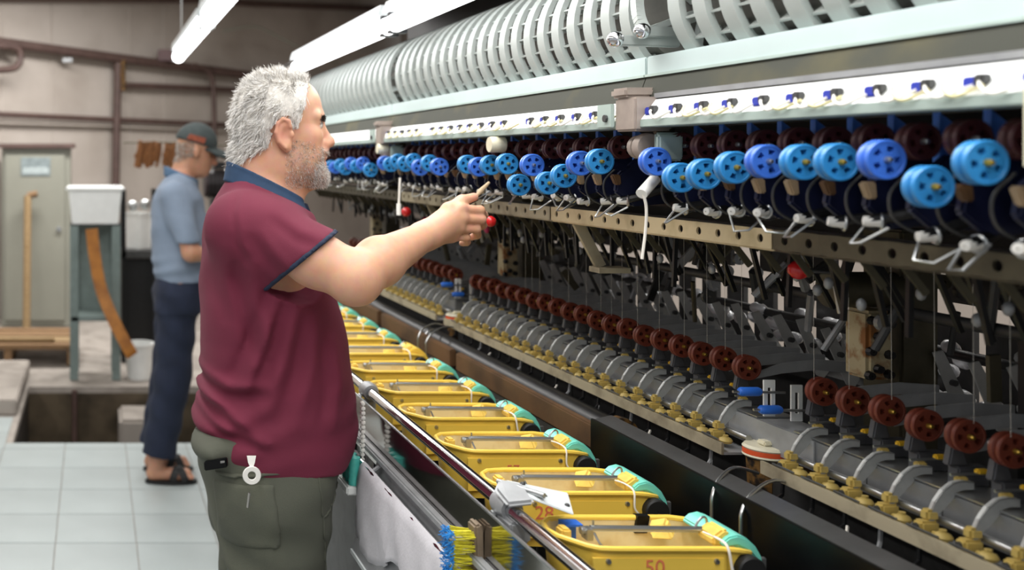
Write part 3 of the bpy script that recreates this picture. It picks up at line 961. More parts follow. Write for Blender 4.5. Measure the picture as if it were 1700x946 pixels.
hubR = lambda r, s: MB().lathe([(.001, -.006 * s), (r * .1, -.006 * s), (r * .14, -.004 * s), (r * .17, .0), (r * .17, .003)], 8, 'Y', close=False)
hub_brass = hubR(.0216, 1).mesh('hub_nut', M_brass, smooth=True)
hub_steel = hubR(.0216, 1).mesh('hub_nut', M_steel, smooth=True)
axle_me = MB().cyl((0, .012, 0), (0, .034, 0), .0045, 8).mesh('axle', M_steel, smooth=True)
swing_me = MB().bar((0, .03, 0), (.06, .036, -.012), .006, .012).mesh('swing_arm', M_navy, bevel=.001)
wA = wheel_mesh('wheel', .0216, .0165, M_blueA)
wB = wheel_mesh('wheel', .0216, .0165, M_blueB)
wM = wheel_mesh('wheel', .0205, .0165, M_maroonw)
wR = wheel_mesh('wheel', .0213, .0155, M_rustw)
BL = [(1640, 270, 0), (1552, 310, 0), (1473, 265, 1), (1397, 269, 0), (1337, 269, 0), (1277, 268, 1), (1223, 278, 0), (1174, 289, 0), (1133, 295, 0), (1092, 268, 1),
      (999, 268, 0), (966, 271, 1), (939, 292, 0), (912, 304, 0), (886, 274, 1), (864, 307, 0), (844, 272, 0), (817, 274, 0), (797, 277, 1), (778, 273, 0),
      (731, 277, 1), (715, 271, 0), (699, 278, 1), (688, 268, 0), (674, 272, 0), (662, 268, 0), (650, 273, 0), (640, 271, 1), (616, 282, 0), (604, 272, 1), (594, 276, 0), (584, 272, 1), (574, 280, 0), (566, 274, 0), (558, 278, 1), (551, 276, 0)]
for px_, py_, tone in BL:
    y = .85 * F / (px_ - PX)
    p = at(px_, py_, y)
    low = p.z < 1.552
    if tone:
        lab, grp = 'cornflower blue twin flanged thread pulley with pale hub nut', 'cornflower blue upper pulleys'
    elif low:
        lab, grp = 'sky blue thread pulley dropped below its row on a lowered arm', 'lowered sky blue pulleys'
    else:
        lab, grp = 'sky blue twin flanged thread pulley with brass hub nut level with its row', 'level sky blue pulleys'
    if (px_, py_) == (1092, 268):
        lab, grp = 'cornflower blue thread pulley right above the hanging white weight', None
    t = thing('thread_pulley', lab, 'pulley', p, grp)
    a_ = rng.random() * 6
    link('wheel', wB if tone else wA, t, rot=(0, a_, 0))
    link('hub_nut', hub_steel if tone else hub_brass, t)
    link('axle', axle_me, t)
    link('swing_arm', swing_me, t, rot=(0, (p.z - 1.565) * -4, 0))
for y in UNITS:
    t = thing('guide_pulley', 'dark maroon guide pulley tucked under the blue fins', 'pulley', (.903, y + .005, 1.5905 + .002 * math.sin(y * 50)), 'dark maroon upper pulleys')
    link('wheel', wM, t, rot=(0, rng.random() * 6, 0))
    link('hub_nut', hub_steel, t)
    link('axle', axle_me, t)
for y in UNITS:
    lab, grp = 'rust red twin flanged pulley on a grey pedestal in the row above the bench beam', 'rust red lower pulleys'
    if abs(y - YG[1]) < .1:
        lab, grp = ('rust red pulley just beyond the near blue grips' if y > YG[1] else 'rust red pulley just before the near slotted white plates'), None
    t = thing('feed_pulley', lab, 'pulley', (1.114, y, 1.217 + .002 * math.sin(y * 37)), grp)
    link('wheel', wR, t, rot=(0, rng.random() * 6, 0))
    link('hub_nut', hub_brass, t)
    link('axle', axle_me, t)

# white plug hanging on its cord from the pulley row
pg = thing('hanging_plug', 'white cylindrical weight hanging on a white cord below the blue pulleys', 'weight', at(1076, 312, 1.53))
o0 = at(1076, 312, 1.53)
MB().cyl(at(1065, 322, 1.52) - o0, at(1087, 297, 1.54) - o0, .0085, 16).build('body', M_ivory, pg, smooth=True)
MB().tube([p - o0 for p in spline([at(1068, 322, 1.52), at(1073, 345, 1.52), at(1072, 380, 1.52), at(1066, 430, 1.52)], 5)], .0022, 6).build('cord', M_cord, pg, smooth=True)
pg2 = thing('dangling_weight', 'short white cord with a small weight dangling below the far blue pulleys', 'weight', at(664, 295, 2.6))
o0 = at(664, 295, 2.6)
MB().tube([p - o0 for p in spline([at(664, 295, 2.6), at(663, 320, 2.6), at(662, 340, 2.6)], 4)], .003, 6).build('string', M_cord, pg2, smooth=True)
MB().cyl(at(662, 338, 2.6) - o0, at(662, 357, 2.6) - o0, .006, 10).build('body', M_ivory, pg2, smooth=True)

# ------------------------------------------------------------ reel drums on top
DX, DZ, DR = 1.009, 1.818, .126
for di, (ya, yb) in enumerate(((.35, 1.515), (1.655, 2.895), (3.0, 4.25))):
    lab = ['pale grey cage reel drum at the open end with wide gaps between rings',
           'pale grey cage reel drum between the chrome ball latch and the dark joint',
           'pale grey cage reel drum furthest down the machine behind the man'][di]
    dr = thing('reel_drum', lab, 'reel', (DX, (ya + yb) / 2, DZ - DR))
    nr = round((yb - ya) / P)
    pitch = (yb - ya) / nr
    ringm = MB().lathe([(DR - .010, -.0145), (DR, -.0145), (DR, .0145), (DR - .010, .0145)], 48, 'Y', (0, 0, DR)).mesh('ring', M_reel, smooth=True, angle=30)
    rungs = MB()
    for kk in range(22):
        a = 2 * PI * kk / 22
        ca, sa = math.cos(a), math.sin(a)
        # tapered slat, thicker where it meets the ring
        q = []
        for yy, tt in ((.014, .0016), (pitch - .014, .0016)):
            for rr, hw in ((DR - .006, tt), (DR - .03, tt * 2.4)):
                for sgn in (-1, 1):
                    q.append((rr * ca - sgn * hw * sa, yy, DR + rr * sa + sgn * hw * ca))
        rungs.add(q, [(0, 1, 3, 2), (4, 6, 7, 5), (0, 4, 5, 1), (2, 3, 7, 6), (0, 2, 6, 4), (1, 5, 7, 3)])
    rungm = rungs.mesh('rung_cage', M_reel)
    for i in range(nr + 1):
        link('ring', ringm, dr, (0, -(yb - ya) / 2 + i * pitch, 0))
        if i < nr:
            link('rung_cage', rungm, dr, (0, -(yb - ya) / 2 + i * pitch, 0))
    L = (yb - ya) / 2
    MB().cyl((0, -L - .03, DR), (0, L + .03, DR), .012, 12).build('shaft', M_darkgrey, dr, smooth=True)
    MB().cyl((0, -L, DR), (0, L, DR), DR - .034, 26).build('inner_drum', mat('grey_drum_core', '#83807a', .6, var=.25, scale=20), dr, smooth=True)  # core is a darker mottled grey than the rings
    for s_ in (-1, 1):
        sp_ = MB()
        for kk in range(6):
            a = PI * kk / 3 + .35
            sp_.bar((0.02 * math.cos(a), s_ * (L + .012), DR + .02 * math.sin(a)), ((DR - .006) * math.cos(a), s_ * (L + .012), DR + (DR - .006) * math.sin(a)), .012, .01)
        sp_.build('spokes', M_reel, dr)
# latch with the two chrome balls between the drums
lt = thing('drum_latch', 'grey latch arm with two chrome ball knobs between the reel drums', 'latch', (1.02, YG[1], 1.736))
o0 = Vector((1.02, YG[1], 1.736))
for (pa, pb) in (((1018, 67), (1125, 70)), ((1062, 53), (1128, 54))):
    a_, b_ = at(*pa, 1.56), at(*pb, 1.60)
    MB().bar(a_ - o0, b_ - o0, .012, .017).build('latch_arm', M_reel, lt, bevel=.002)
    MB().ball(a_ - o0 + Vector((-.003, -.012, 0)), .0125, 18).build('ball_knob', M_chrome, lt, smooth=True)
pts = [at(1058, -20, 1.62), at(1058, 10, 1.60), at(1063, 36, 1.585), at(1076, 58, 1.575)]
m = MB()
sp_ = spline(pts, 4)
for i in range(len(sp_) - 1):
    m.bar(sp_[i] - o0, sp_[i + 1] - o0, .014, .014, (0, 1, 0))
m.build('bent_arm', M_reel, lt)
MB().box(-.0, .07, -.04, .05, 0, .05).build('latch_base', M_reel, lt, bevel=.003)

# tubes over the machine
MACHINE_LAMPS = []
for i, (ya, yb) in enumerate(((.2, 1.4), (1.45, 2.65), (2.7, 3.9))):
    lab = ['fluorescent batten above the near reel drum', 'bright fluorescent batten running above the middle reel drum', 'bright fluorescent batten above the far reel drum'][i]
    t = thing('machine_lamp', lab, 'lamp', (.80, (ya + yb) / 2, 1.905))
    L = (yb - ya) / 2
    MB().cyl((0, -L, .027), (0, L, .027), .025, 14).build('tube', M_lamp, t, smooth=True)
    MB().prism([(-.03, -L, .056), (.05, -L, .056), (.03, -L, .085), (-.02, -L, .085)], (0, 2 * L, 0)).build('housing', M_lampbody, t)
    MB().prism([(.03, -L, .056), (.036, -L, .056), (.044, -L, .032), (.038, -L, .032)], (0, 2 * L, 0)).build('reflector', M_lampbody, t)
    for s_ in (-1, 1):
        MB().box(-.016, .03, s_ * L * .98 - .012, s_ * L * .98 + .012, .0, .056).build('end_cap', M_black, t)
        MB().bar((.03, s_ * L * .6, .07), (.12, s_ * L * .6, .095), .03, .004).build('bracket', M_greymetal, t)
    al = area('machine_lamp_light', (.76, (ya + yb) / 2, 1.90), .05, 2 * L, 2.4, rot=(0, math.radians(12), 0))

# ------------------------------------------------------------ yellow tubs on the conveyor
rimxy = [(.0, .070), (.004, .046), (.028, .010), (.04, .002), (.06, .0), (.20, .0), (.225, .002), (.245, .010), (.258, .028), (.262, .059), (.258, .090), (.245, .108), (.225, .116), (.20, .118), (.05, .118), (.02, .112), (.005, .095)]


def rz(x):
    return 0 if x < .2 else -.016 * ((x - .2) / .062) ** 2


def tub_meshes():
    n = len(rimxy)
    cx, cy = .125, .059
    m = MB()
    lay = []
    # outer bottom, outer top, inner top, inner bottom
    for sc, z, ins in ((.93, -.085, 0), (1, 0, 0), (1, 0, .004), (.93, -.078, .004)):
        pts = []
        for x, y in rimxy:
            dx, dy = x - cx, y - cy
            L = math.hypot(dx, dy)
            x2, y2 = cx + dx * sc - dx / L * ins, cy + dy * sc - dy / L * ins
            pts.append((x2, y2, z + (rz(x) if z == 0 else 0)))
        lay.append(pts)
    vs = sum(lay, [])
    fs = [tuple(range(n - 1, -1, -1))]
    for a in (0, 1):
        for i in range(n):
            j = (i + 1) % n
            fs.append((a * n + i, a * n + j, (a + 1) * n + j, (a + 1) * n + i))
    m.add(vs[:3 * n], fs)
    # small raised panel on the near wall
    m.box(.03, .205, -.0005, .004, -.07, -.012)
    body = m.mesh('tub_body', M_tub, smooth=True, angle=50)
    m = MB()
    fs = []
    for i in range(n):
        j = (i + 1) % n
        fs.append((i, j, n + j, n + i))
    fs.append(tuple(n + i for i in range(n)))
    m.add(lay[2] + lay[3], fs)
    inside = m.mesh('lining', M_tubin, smooth=True, angle=50)
    path = [Vector((x, y, rz(x))) for x, y in rimxy]
    path = path + [path[0]]
    rim = MB().tube(path, .0042, 8, cap=False).mesh('rim', M_tub, smooth=True)
    return body, inside, rim


tub_body, tub_in, tub_rim = tub_meshes()
m = MB()
prof = [(.212, .004), (.220, .011), (.232, .014), (.244, .010), (.256, -.001), (.264, -.015), (.2685, -.034), (.263, -.034), (.258, -.020), (.248, -.008), (.232, .0), (.212, -.002)]
for i in range(len(prof)):
    pass
m.prism([(x, .012, z) for x, z in prof], (0, .094, 0))
nose_me = m.mesh('nose_guard', M_aqua, smooth=True, angle=35, bevel=.002)
nosey_me = m.mesh('nose_guard', M_tub, smooth=True, angle=35, bevel=.002)
rodm = MB().cyl((.052, .052, .009), (.228, .052, .007), .0042, 12).mesh('rod', M_steel, smooth=True)
m = MB().box(.043, .053, .044, .06, -.006, .010)
m.cyl((.038, .052, .006), (.045, .052, .006), .006, 10)
m.tube([(.056, .052, .012), (.056, .052, .02)], .0018, 6)
m.tube([(.056, .05, .004), (.058, .04, -.006), (.062, .034, -.012)], .0018, 6)
clipm = m.mesh('rod_clip', M_steel, bevel=.001)
archm = MB().tube(spline([(.196, .052, .006), (.203, .054, .017), (.211, .056, .023), (.216, .056, .02), (.217, .056, .004)], 4), .0016, 6).mesh('wire_arch', M_steel, smooth=True)
fo1 = MB().prism([(.203, .02, -.004), (.226, .02, -.004), (.226, .02, .017), (.218, .02, .019), (.203, .02, .008)], (0, .036, 0)).mesh('foam_block', M_foam, bevel=.003)
fo2 = MB().prism([(.155, .085, -.02), (.185, .08, -.02), (.182, .095, .0), (.158, .1, -.006)], (.01, .012, .006)).mesh('foam_shard', M_foam, bevel=.003)
fo3 = MB().prism([(.012, .05, -.012), (.026, .05, -.012), (.026, .05, .008), (.012, .05, .008)], (0, .022, 0)).mesh('foam_shard', M_foam, bevel=.003)
whl = MB().lathe([(.001, -.006), (.0165, -.006), (.0185, -.004), (.0185, .008), (.001, .008)], 22, 'Y', (.238, -.004, -.026)).mesh('wheel', M_rubber, smooth=True)
scw = MB().lathe([(.001, -.003), (.0032, -.003), (.004, -.0005), (.001, -.0005)], 10, 'Y').mesh('screw', M_steel, smooth=True)
pad = MB().lathe([(.001, 0), (.016, 0), (.014, .004), (.001, .004)], 18, 'Z').mesh('cocoon_scrap', M_cord, smooth=True)
cord_a = MB().tube(spline([(.205, .045, .006), (.207, .02, .008), (.208, -.002, .005), (.211, -.007, -.02), (.216, -.007, -.05), (.22, -.006, -.07)], 4), .0018, 6).mesh('cord', M_cord, smooth=True)
cord_b = MB().tube(spline([(.2, .045, .006), (.203, .02, .008), (.204, -.003, .004), (.203, -.007, -.02), (.209, -.008, -.03), (.206, -.007, -.036), (.202, -.007, -.03), (.205, -.007, -.045)], 4), .0015, 6).mesh('cord', M_cord, smooth=True)
hinge_me = MB().box(.262, .276, .02, .026, -.045, -.02).mesh('hinge_tab', M_steel, bevel=.001)


def text_mesh(s, size):
    cu = bpy.data.curves.new('text', 'FONT')
    cu.body = s
    cu.size = size
    cu.extrude = .0002
    o = bpy.data.objects.new('text', cu)
    COL.objects.link(o)
    dg = bpy.context.evaluated_depsgraph_get()
    me = bpy.data.meshes.new_from_object(o.evaluated_get(dg))
    bpy.data.objects.remove(o)
    me.materials.clear()
    me.materials.append(M_redpaint)
    return me


TXT = {0: ('50', .028), 1: ('28', .03), 2: ('57', .024), 3: ('S', .022)}
for kk in range(13):
    y = 1.332 + .2227 * kk
    if kk == 0:
        lab = 'yellow plastic tub marked 50 with blue and black tape'
    elif kk == 1:
        lab = 'yellow plastic tub marked 28 with the clamp plate over its end'
    elif kk == 2:
        lab = 'yellow plastic tub with a smeared red 57 on its side'
    elif kk == 3:
        lab = 'yellow plastic tub with a faint red S on its side'
    elif kk == 6:
        lab = 'yellow plastic tub whose nose guard is yellow too'
    else:
        lab = 'plain unmarked yellow plastic tub with aqua nose in the long row'
    t = thing('reeling_tub', lab, 'tub', (.64, y, 1.048), 'yellow tubs in the conveyor row')
    body = link('tub_body', tub_body, t)
    link('lining', tub_in, t)
    link('rim', tub_rim, t)
    link('nose_guard', nosey_me if kk == 6 else nose_me, t)
    link('rod', rodm, t)
    link('rod_clip', clipm, t)
    link('wire_arch', archm, t)
    link('foam_block', fo1, t)
    link('foam_shard', fo2, t, rot=(0, 0, .06 * math.sin(kk * 3)))
    link('foam_shard', fo3, t)
    link('wheel', whl, t)
    link('hinge_tab', hinge_me, t)
    for sx in (.05, .195):
        link('screw', scw, body, (sx, 0, -.016))
    for q in range(3):
        link('cocoon_scrap', pad, t, (.09 + .035 * q + .01 * math.sin(kk + q), .05 + .03 * math.sin(kk * 2 + q * 2), -.076))
    link('cord', cord_a if kk % 3 == 0 else cord_b, t)
    if kk in TXT:
        s_, z_ = TXT[kk]
        link('painted_number', text_mesh(s_, z_), body, (.098 if kk != 1 else .05, -.0012, -.033 if kk == 0 else -.040), (PI / 2, 0, 0))
    if kk == 0:
        MB().box(.03, .055, .078, .1, .001, .004).box(.03, .055, .099, .101, -.03, .004).build('blue_tape', M_bluegrip, t)
        MB().prism([(.146, .1105, -.02), (.164, .1105, -.02), (.168, .1105, .0045), (.150, .1105, .0045)], (0, .012, 0)).build('black_tape', M_blackgloss, t)
    # foot beneath the tub resting on the channel floor
    MB().box(.09, .17, .04, .08, -.499, -.085).build('carrier_post', M_black, t)

# ------------------------------------------------------------ handrail with clamps
hr = thing('handrail', 'chrome tube handrail with cast clamps running beside the yellow tubs', 'handrail', (.6, 1.6, .549))
ho = -Vector((.6, 1.6, .549))


def hp(name, mb, mt, smooth=False, bevel=0., parent=None):
    o = mb.build(name, mt, parent or hr, smooth, bevel)
    if parent is None:
        o.location = ho
    return o


hp('tube', MB().cyl((.6, .9, 1.067), (.6, 4.4, 1.067), .0105, 20), M_chrome, smooth=True)
for y in (1.445, 2.166, 2.9, 3.6):
    o = hp('clamp', MB().lathe([(.0107, -.022), (.016, -.022), (.0185, -.012), (.0185, .012), (.016, .022), (.0107, .022)], 18, 'Y', (.6, y, 1.067)), M_greymetal, smooth=True)
    MB().box(.592, .612, y - .016, y + .016, 1.02, 1.05).build('clamp_foot', M_greymetal, o, bevel=.004)
    MB().cyl((.584, y, 1.055), (.578, y, 1.055), .006, 8).build('bolt', M_steel, o, smooth=True)
    hp('post', MB().cyl((.602, y, .549), (.602, y, 1.02), .009, 10), M_greymetal, smooth=True)
# the near clamp carries a hinged plate
y = 1.445
m = MB()
m.prism([(.583, y - .045, 1.078), (.622, y - .045, 1.082), (.628, y + .005, 1.09), (.60, y + .025, 1.092), (.583, y + .0, 1.085)], (0, 0, .008))
m.box(.585, .615, y - .05, y + .01, 1.03, 1.06)
hp('clamp_casting', m, M_greymetal, bevel=.004)
hp('hinge_pin', MB().cyl((.60, y + .03, 1.093), (.64, y - .035, 1.093), .004, 10), M_steel, smooth=True)
hp('hinged_plate', MB().prism([(.612, y + .03, 1.092), (.69, y + .0, 1.083), (.672, y - .055, 1.072), (.618, y - .03, 1.088)], (0, .001, .003)), M_lampbody, bevel=.001)
for (dx, dy, z_) in ((.632, .018, 1.0925), (.648, -.018, 1.086), (.672, -.035, 1.079)):
    hp('plate_bolt', MB().ball((dx, y + dy, z_), .004, 10), M_darkgrey, smooth=True)

# ------------------------------------------------------------ stainless splash panel with apron
sp = thing('splash_trough', 'polished stainless splash panel with a sloping apron below the handrail', 'trough', (.57, 1.6, 0))
so = -Vector((.57, 1.6, 0))


def tp(name, mb, mt, smooth=False, bevel=0.):
    o = mb.build(name, mt, sp, smooth, bevel)
    o.location = so
    return o


tp('splash_panel', MB().box(.5745, .5765, .9, 2.55, .95, 1.055), M_mirror)
tp('panel_edge', MB().box(.5735, .5775, .9, 2.55, 1.0552, 1.058), M_steel)
tp('base_bar', MB().box(.558, .574, .9, 2.55, .972, .986), M_greymetal, bevel=.003)
tp('apron', MB().prism([(.52, .9, .786), (.522, .9, .784), (.574, .9, .968), (.572, .9, .970)], (0, 1.10, 0)), M_greymetal)
tp('apron_lip', MB().box(.517, .5225, .9, 2.0, .780, .788), M_lampbody)
tp('towel_rod', MB().cyl((.545, .9, .957), (.545, 2.04, .957), .0052, 14), M_chrome, smooth=True)
tp('rod_cap', MB().cyl((.545, 2.03, .957), (.545, 2.07, .957), .009, 12), M_rubber, smooth=True)
for y in (1.1, 1.95):
    tp('rod_bracket', MB().bar((.545, y, .957), (.57, y, .975), .008, .004), M_greymetal)
tp('skirt', MB().box(.556, .566, .9, 2.55, .02, .90), M_darkgrey)
for y in (1.0, 1.8, 2.5):
    tp('leg', MB().box(.568, .60, y, y + .03, .0, .55), M_black)
# towel
m = MB()
NY, NZ = 26, 12
vs = []
for i in range(NY + 1):
    y = 1.42 + (2.0 - 1.42) * i / NY
    for j in range(NZ + 1):
        t = j / NZ
        if t < .15:
            a = t / .15
            x, z = .553 - .016 * a, .957 + .0075 * math.sin(a * PI * .9) + .0
        else:
            a = (t - .15) / .85
            x, z = .537 - .010 * a - .005 * math.sin(a * 3), .957 - a * (.125 + .03 * math.sin(i * .35))
        x += .004 * math.sin(i * 1.1 + j * .5) * t + .003 * math.sin(i * 2.7 + j) * t
        vs.append((x, y + .02 * t * math.sin(i * .6), z))
fs = [(i * (NZ + 1) + j, (i + 1) * (NZ + 1) + j, (i + 1) * (NZ + 1) + j + 1, i * (NZ + 1) + j + 1) for i in range(NY) for j in range(NZ)]
m.add(vs, fs)
tw = m.build('cleaning_cloth', mat('white_cloth', '#cfcdd2', .8, var=.06, scale=30, bump=.3, bscale=200), None, smooth=True)
tag(tw, 'white crumpled cloth draped over the chrome rod on the apron', 'cloth')
mo = tw.modifiers.new('thick', 'SOLIDIFY')
mo.thickness = .0015

# scrubbing brush hung against the splash panel
by = 1.474
bz1, bz0 = 1.034, .895
br = thing('scrub_brush', 'scrubbing brush with blue and yellow bristles hung on the splash panel', 'brush', (.561, by, bz0))
MB().prism([(.0, -.012, .0), (.015, -.012, .0), (.017, -.012, .06), (.015, -.012, .13), (.010, -.012, .139), (.0, -.012, .136), (.002, -.012, .06)], (0, .03, 0)).build('back', mat('wet_wood', '#7b6b58', .7, var=.25, scale=40), br, bevel=.003)
MB().box(.0155, .0225, -.006, .012, .07, .122).build('clip', M_greymetal, br, bevel=.002)
my = mat('yellow_bristle', '#d8cf35', .6, var=.15, scale=90)
mbb = mat('blue_bristle', '#2f8fd8', .6, var=.2, scale=90)
for zi in range(7):
    for yi in range(3):
        m, m2 = MB(), MB()
        for q in range(16):
            a = rng.normal(0, .0025, 2)
            z = .012 + zi * .018 + a[0]
            yy = -.008 + yi * .010 + a[1]
            p0 = Vector((.001, yy, z))
            p1 = Vector((-.029, yy + rng.normal(0, .002), z + rng.normal(0, .003)))
            p2 = Vector((-.04 + rng.normal(0, .002), yy + rng.normal(0, .005), z + rng.normal(0, .006)))
            m.tube([p0, p1], .0006, 4, cap=False)
            m2.tube([p1, p2], .0006, 4, cap=False)
        o = m.build('bristle_tuft', my, br)
        m2.build('bristle_tip', mbb, o)

# white link chain hung on the panel edge
ch = thing('link_chain', 'white plastic link chain hanging at the splash panel beside the man', 'chain', (.5495, 2.03, .90))
lk = MB().box(-.004, .004, -.007, .007, 0, .0085).mesh('link', M_ivory, bevel=.002)
for i in range(20):
    link('link', lk, ch, (0, .003 * math.sin(i * .3), .0095 * i - .012))
# little rack of aqua vials
vr = thing('vial_rack', 'small white rack holding aqua capped vials at the splash panel', 'rack', (.531, 2.035, .892))
MB().box(-.02, .02, -.03, .05, 0, .018).build('tray', M_white, vr, bevel=.003)
for i in range(3):
    MB().lathe([(.001, 0), (.011, 0), (.0125, .012), (.011, .016), (.0125, .024), (.011, .03), (.0125, .04), (.011, .046), (.0125, .056), (.001, .06)], 14, 'Z', (-.002, -.018 + .026 * i, .019)).build('vial', mat('aqua_glass', '#4fb8ac', .25, var=.15, scale=60), vr, smooth=True)

# ------------------------------------------------------------ people: implicit surfaces meshed into continuous bodies
def ell(c, r):
    c, r = np.array(c, np.float32), np.array(r, np.float32)

    def f(X, Y, Z):
        x, y, z = (X - c[0]) / r[0], (Y - c[1]) / r[1], (Z - c[2]) / r[2]
        k0 = np.sqrt(x * x + y * y + z * z)
        k1 = np.sqrt((x / r[0]) ** 2 + (y / r[1]) ** 2 + (z / r[2]) ** 2) + 1e-6
        return k0 * (k0 - 1) / k1
    return f, c - r, c + r


def cap_(a, b, ra, rb):
    a, b = np.array(a, np.float32), np.array(b, np.float32)
    ba = b - a
    L2 = float(ba @ ba)

    def f(X, Y, Z):
        x, y, z = X - a[0], Y - a[1], Z - a[2]
        t = np.clip((x * ba[0] + y * ba[1] + z * ba[2]) / L2, 0, 1)
        return np.sqrt((x - t * ba[0]) ** 2 + (y - t * ba[1]) ** 2 + (z - t * ba[2]) ** 2) - (ra + (rb - ra) * t)
    R = max(ra, rb)
    return f, np.minimum(a, b) - R, np.maximum(a, b) + R


def loft(tab, n=2.3, grow=0.):
    """tab rows: z, u_back, u_front, w_centre, half width"""
    T = np.array(sorted(tab), np.float32)

    def f(X, Y, Z):
        u0, u1 = np.interp(Z, T[:, 0], T[:, 1]) - grow, np.interp(Z, T[:, 0], T[:, 2]) + grow
        wc, b = np.interp(Z, T[:, 0], T[:, 3]), np.interp(Z, T[:, 0], T[:, 4]) + grow
        cu, a = (u0 + u1) / 2, (u1 - u0) / 2
        k = (np.abs((X - cu) / a) ** n + np.abs((Y - wc) / b) ** n) ** (1 / n)
        d = (k - 1) * np.minimum(a, b)
        return np.maximum(d, np.maximum(T[0, 0] - Z, Z - T[-1, 0])).astype(np.float32)
    g = abs(grow) + .01
    return f, np.array([T[:, 1].min() - g, (T[:, 3] - T[:, 4]).min() - g, T[0, 0]]), np.array([T[:, 2].max() + g, (T[:, 3] + T[:, 4]).max() + g, T[-1, 0]])


def smin(a, b, k):
    h = np.clip(.5 + .5 * (b - a) / k, 0, 1)
    return b * (1 - h) + a * h - k * h * (1 - h)


def axis_(*segs):
    """segments (start, stop, step) joined to one coordinate axis"""
    out = []
    for a, b, s in segs:
        n = max(2, int(round((b - a) / s)))
        out += list(np.linspace(a, b, n, endpoint=False))
    out.append(segs[-1][1])
    return np.array(out, np.float32)


class Field:
    def __init__(s, gx, gy, gz):
        s.g = (gx, gy, gz)
        s.v = np.full((len(gx), len(gy), len(gz)), .3, np.float32)

    def sub(s, lo, hi, mg):
        sl = tuple(slice(max(0, int(np.searchsorted(g, l - mg)) - 1), min(len(g), int(np.searchsorted(g, h + mg)) + 1)) for g, l, h in zip(s.g, lo, hi))
        return sl, s.g[0][sl[0]][:, None, None], s.g[1][sl[1]][None, :, None], s.g[2][sl[2]][None, None, :]

    def add(s, prim, k=.01, op='u'):
        f, lo, hi = prim
        sl, X, Y, Z = s.sub(lo, hi, .02 + k)
        if s.v[sl].size == 0:
            return s
        d = f(X, Y, Z).astype(np.float32)
        c = s.v[sl]
        s.v[sl] = smin(c, d, k) if op == 'u' else -smin(-c, d, k)
        return s

    def full(s):
        return s.g[0][:, None, None], s.g[1][None, :, None], s.g[2][None, None, :]


def nets(v, g, smooth=1):
    ins = v < 0
    nx, ny, nz = v.shape
    cnt = np.zeros((nx - 1, ny - 1, nz - 1), np.int8)
    co = [(a, b, c) for a in (0, 1) for b in (0, 1) for c in (0, 1)]
    for a, b, c in co:
        cnt += ins[a:nx - 1 + a, b:ny - 1 + b, c:nz - 1 + c]
    act = (cnt > 0) & (cnt < 8)
    ix = np.argwhere(act)
    vid = np.full(act.shape, -1, np.int32)
    vid[act] = np.arange(len(ix))
    acc = np.zeros((len(ix), 3))
    num = np.zeros(len(ix))
    G = [np.asarray(q, np.float64) for q in g]
    for a in co:
        for d in range(3):
            if a[d]:
                continue
            b = list(a)
            b[d] = 1
            ia, ib = ix + np.array(a), ix + np.array(b)
            va, vb = v[ia[:, 0], ia[:, 1], ia[:, 2]], v[ib[:, 0], ib[:, 1], ib[:, 2]]
            cr = (va < 0) != (vb < 0)
            t = np.where(cr, va / np.where(cr, va - vb, 1), 0)
            for e in range(3):
                pa, pb = G[e][ia[:, e]], G[e][ib[:, e]]
                acc[:, e] += np.where(cr, pa + (pb - pa) * t, 0)
            num += cr
    P_ = acc / num[:, None]
    qs = []
    for d in range(3):
        e, f = (d + 1) % 3, (d + 2) % 3
        A = [slice(0, n) for n in v.shape]
        B = list(A)
        A[d], B[d] = slice(0, v.shape[d] - 1), slice(1, v.shape[d])
        ch = ins[tuple(A)] != ins[tuple(B)]
        ii = np.argwhere(ch)
        ok = (ii[:, e] > 0) & (ii[:, f] > 0) & (ii[:, e] < v.shape[e] - 1) & (ii[:, f] < v.shape[f] - 1)
        ii = ii[ok]
        def cell(de, df):
            j = ii.copy()
            j[:, e] += de
            j[:, f] += df
            return vid[j[:, 0], j[:, 1], j[:, 2]]
        q = np.stack([cell(-1, -1), cell(0, -1), cell(0, 0), cell(-1, 0)], 1)
        inside_first = ins[ii[:, 0], ii[:, 1], ii[:, 2]]
        q[~inside_first] = q[~inside_first][:, ::-1]
        qs.append(q)
    Q = np.concatenate(qs)
    for _ in range(smooth):
        a = np.zeros_like(P_)
        n = np.zeros(len(P_))
        for i in range(4):
            j = (i + 1) % 4
            np.add.at(a, Q[:, i], P_[Q[:, j]])
            np.add.at(a, Q[:, j], P_[Q[:, i]])
            np.add.at(n, Q[:, i], 1)
            np.add.at(n, Q[:, j], 1)
        P_ = P_ * .5 + .5 * a / n[:, None]
    return P_, Q


def skin_mesh(name, P_, Q, m, parent):
    me = bpy.data.meshes.new(name)
    me.vertices.add(len(P_))
    me.vertices.foreach_set('co', P_.astype(np.float32).ravel())
    me.loops.add(Q.size)
    me.loops.foreach_set('vertex_index', Q.astype(np.int32).ravel())
    me.polygons.add(len(Q))
    me.polygons.foreach_set('loop_start', np.arange(0, Q.size, 4, dtype=np.int32))
    me.polygons.foreach_set('loop_total', np.full(len(Q), 4, np.int32))
    me.update(calc_edges=True)
    me.validate()
    me.materials.append(m)
    me.shade_smooth()
    return link(name, me, parent)


def vnormals(P_, Q):
    n = np.zeros_like(P_)
    fn = np.cross(P_[Q[:, 2]] - P_[Q[:, 0]], P_[Q[:, 3]] - P_[Q[:, 1]])
    for i in range(4):
        np.add.at(n, Q[:, i], fn)
    return n / (np.linalg.norm(n, axis=1, keepdims=True) + 1e-12)


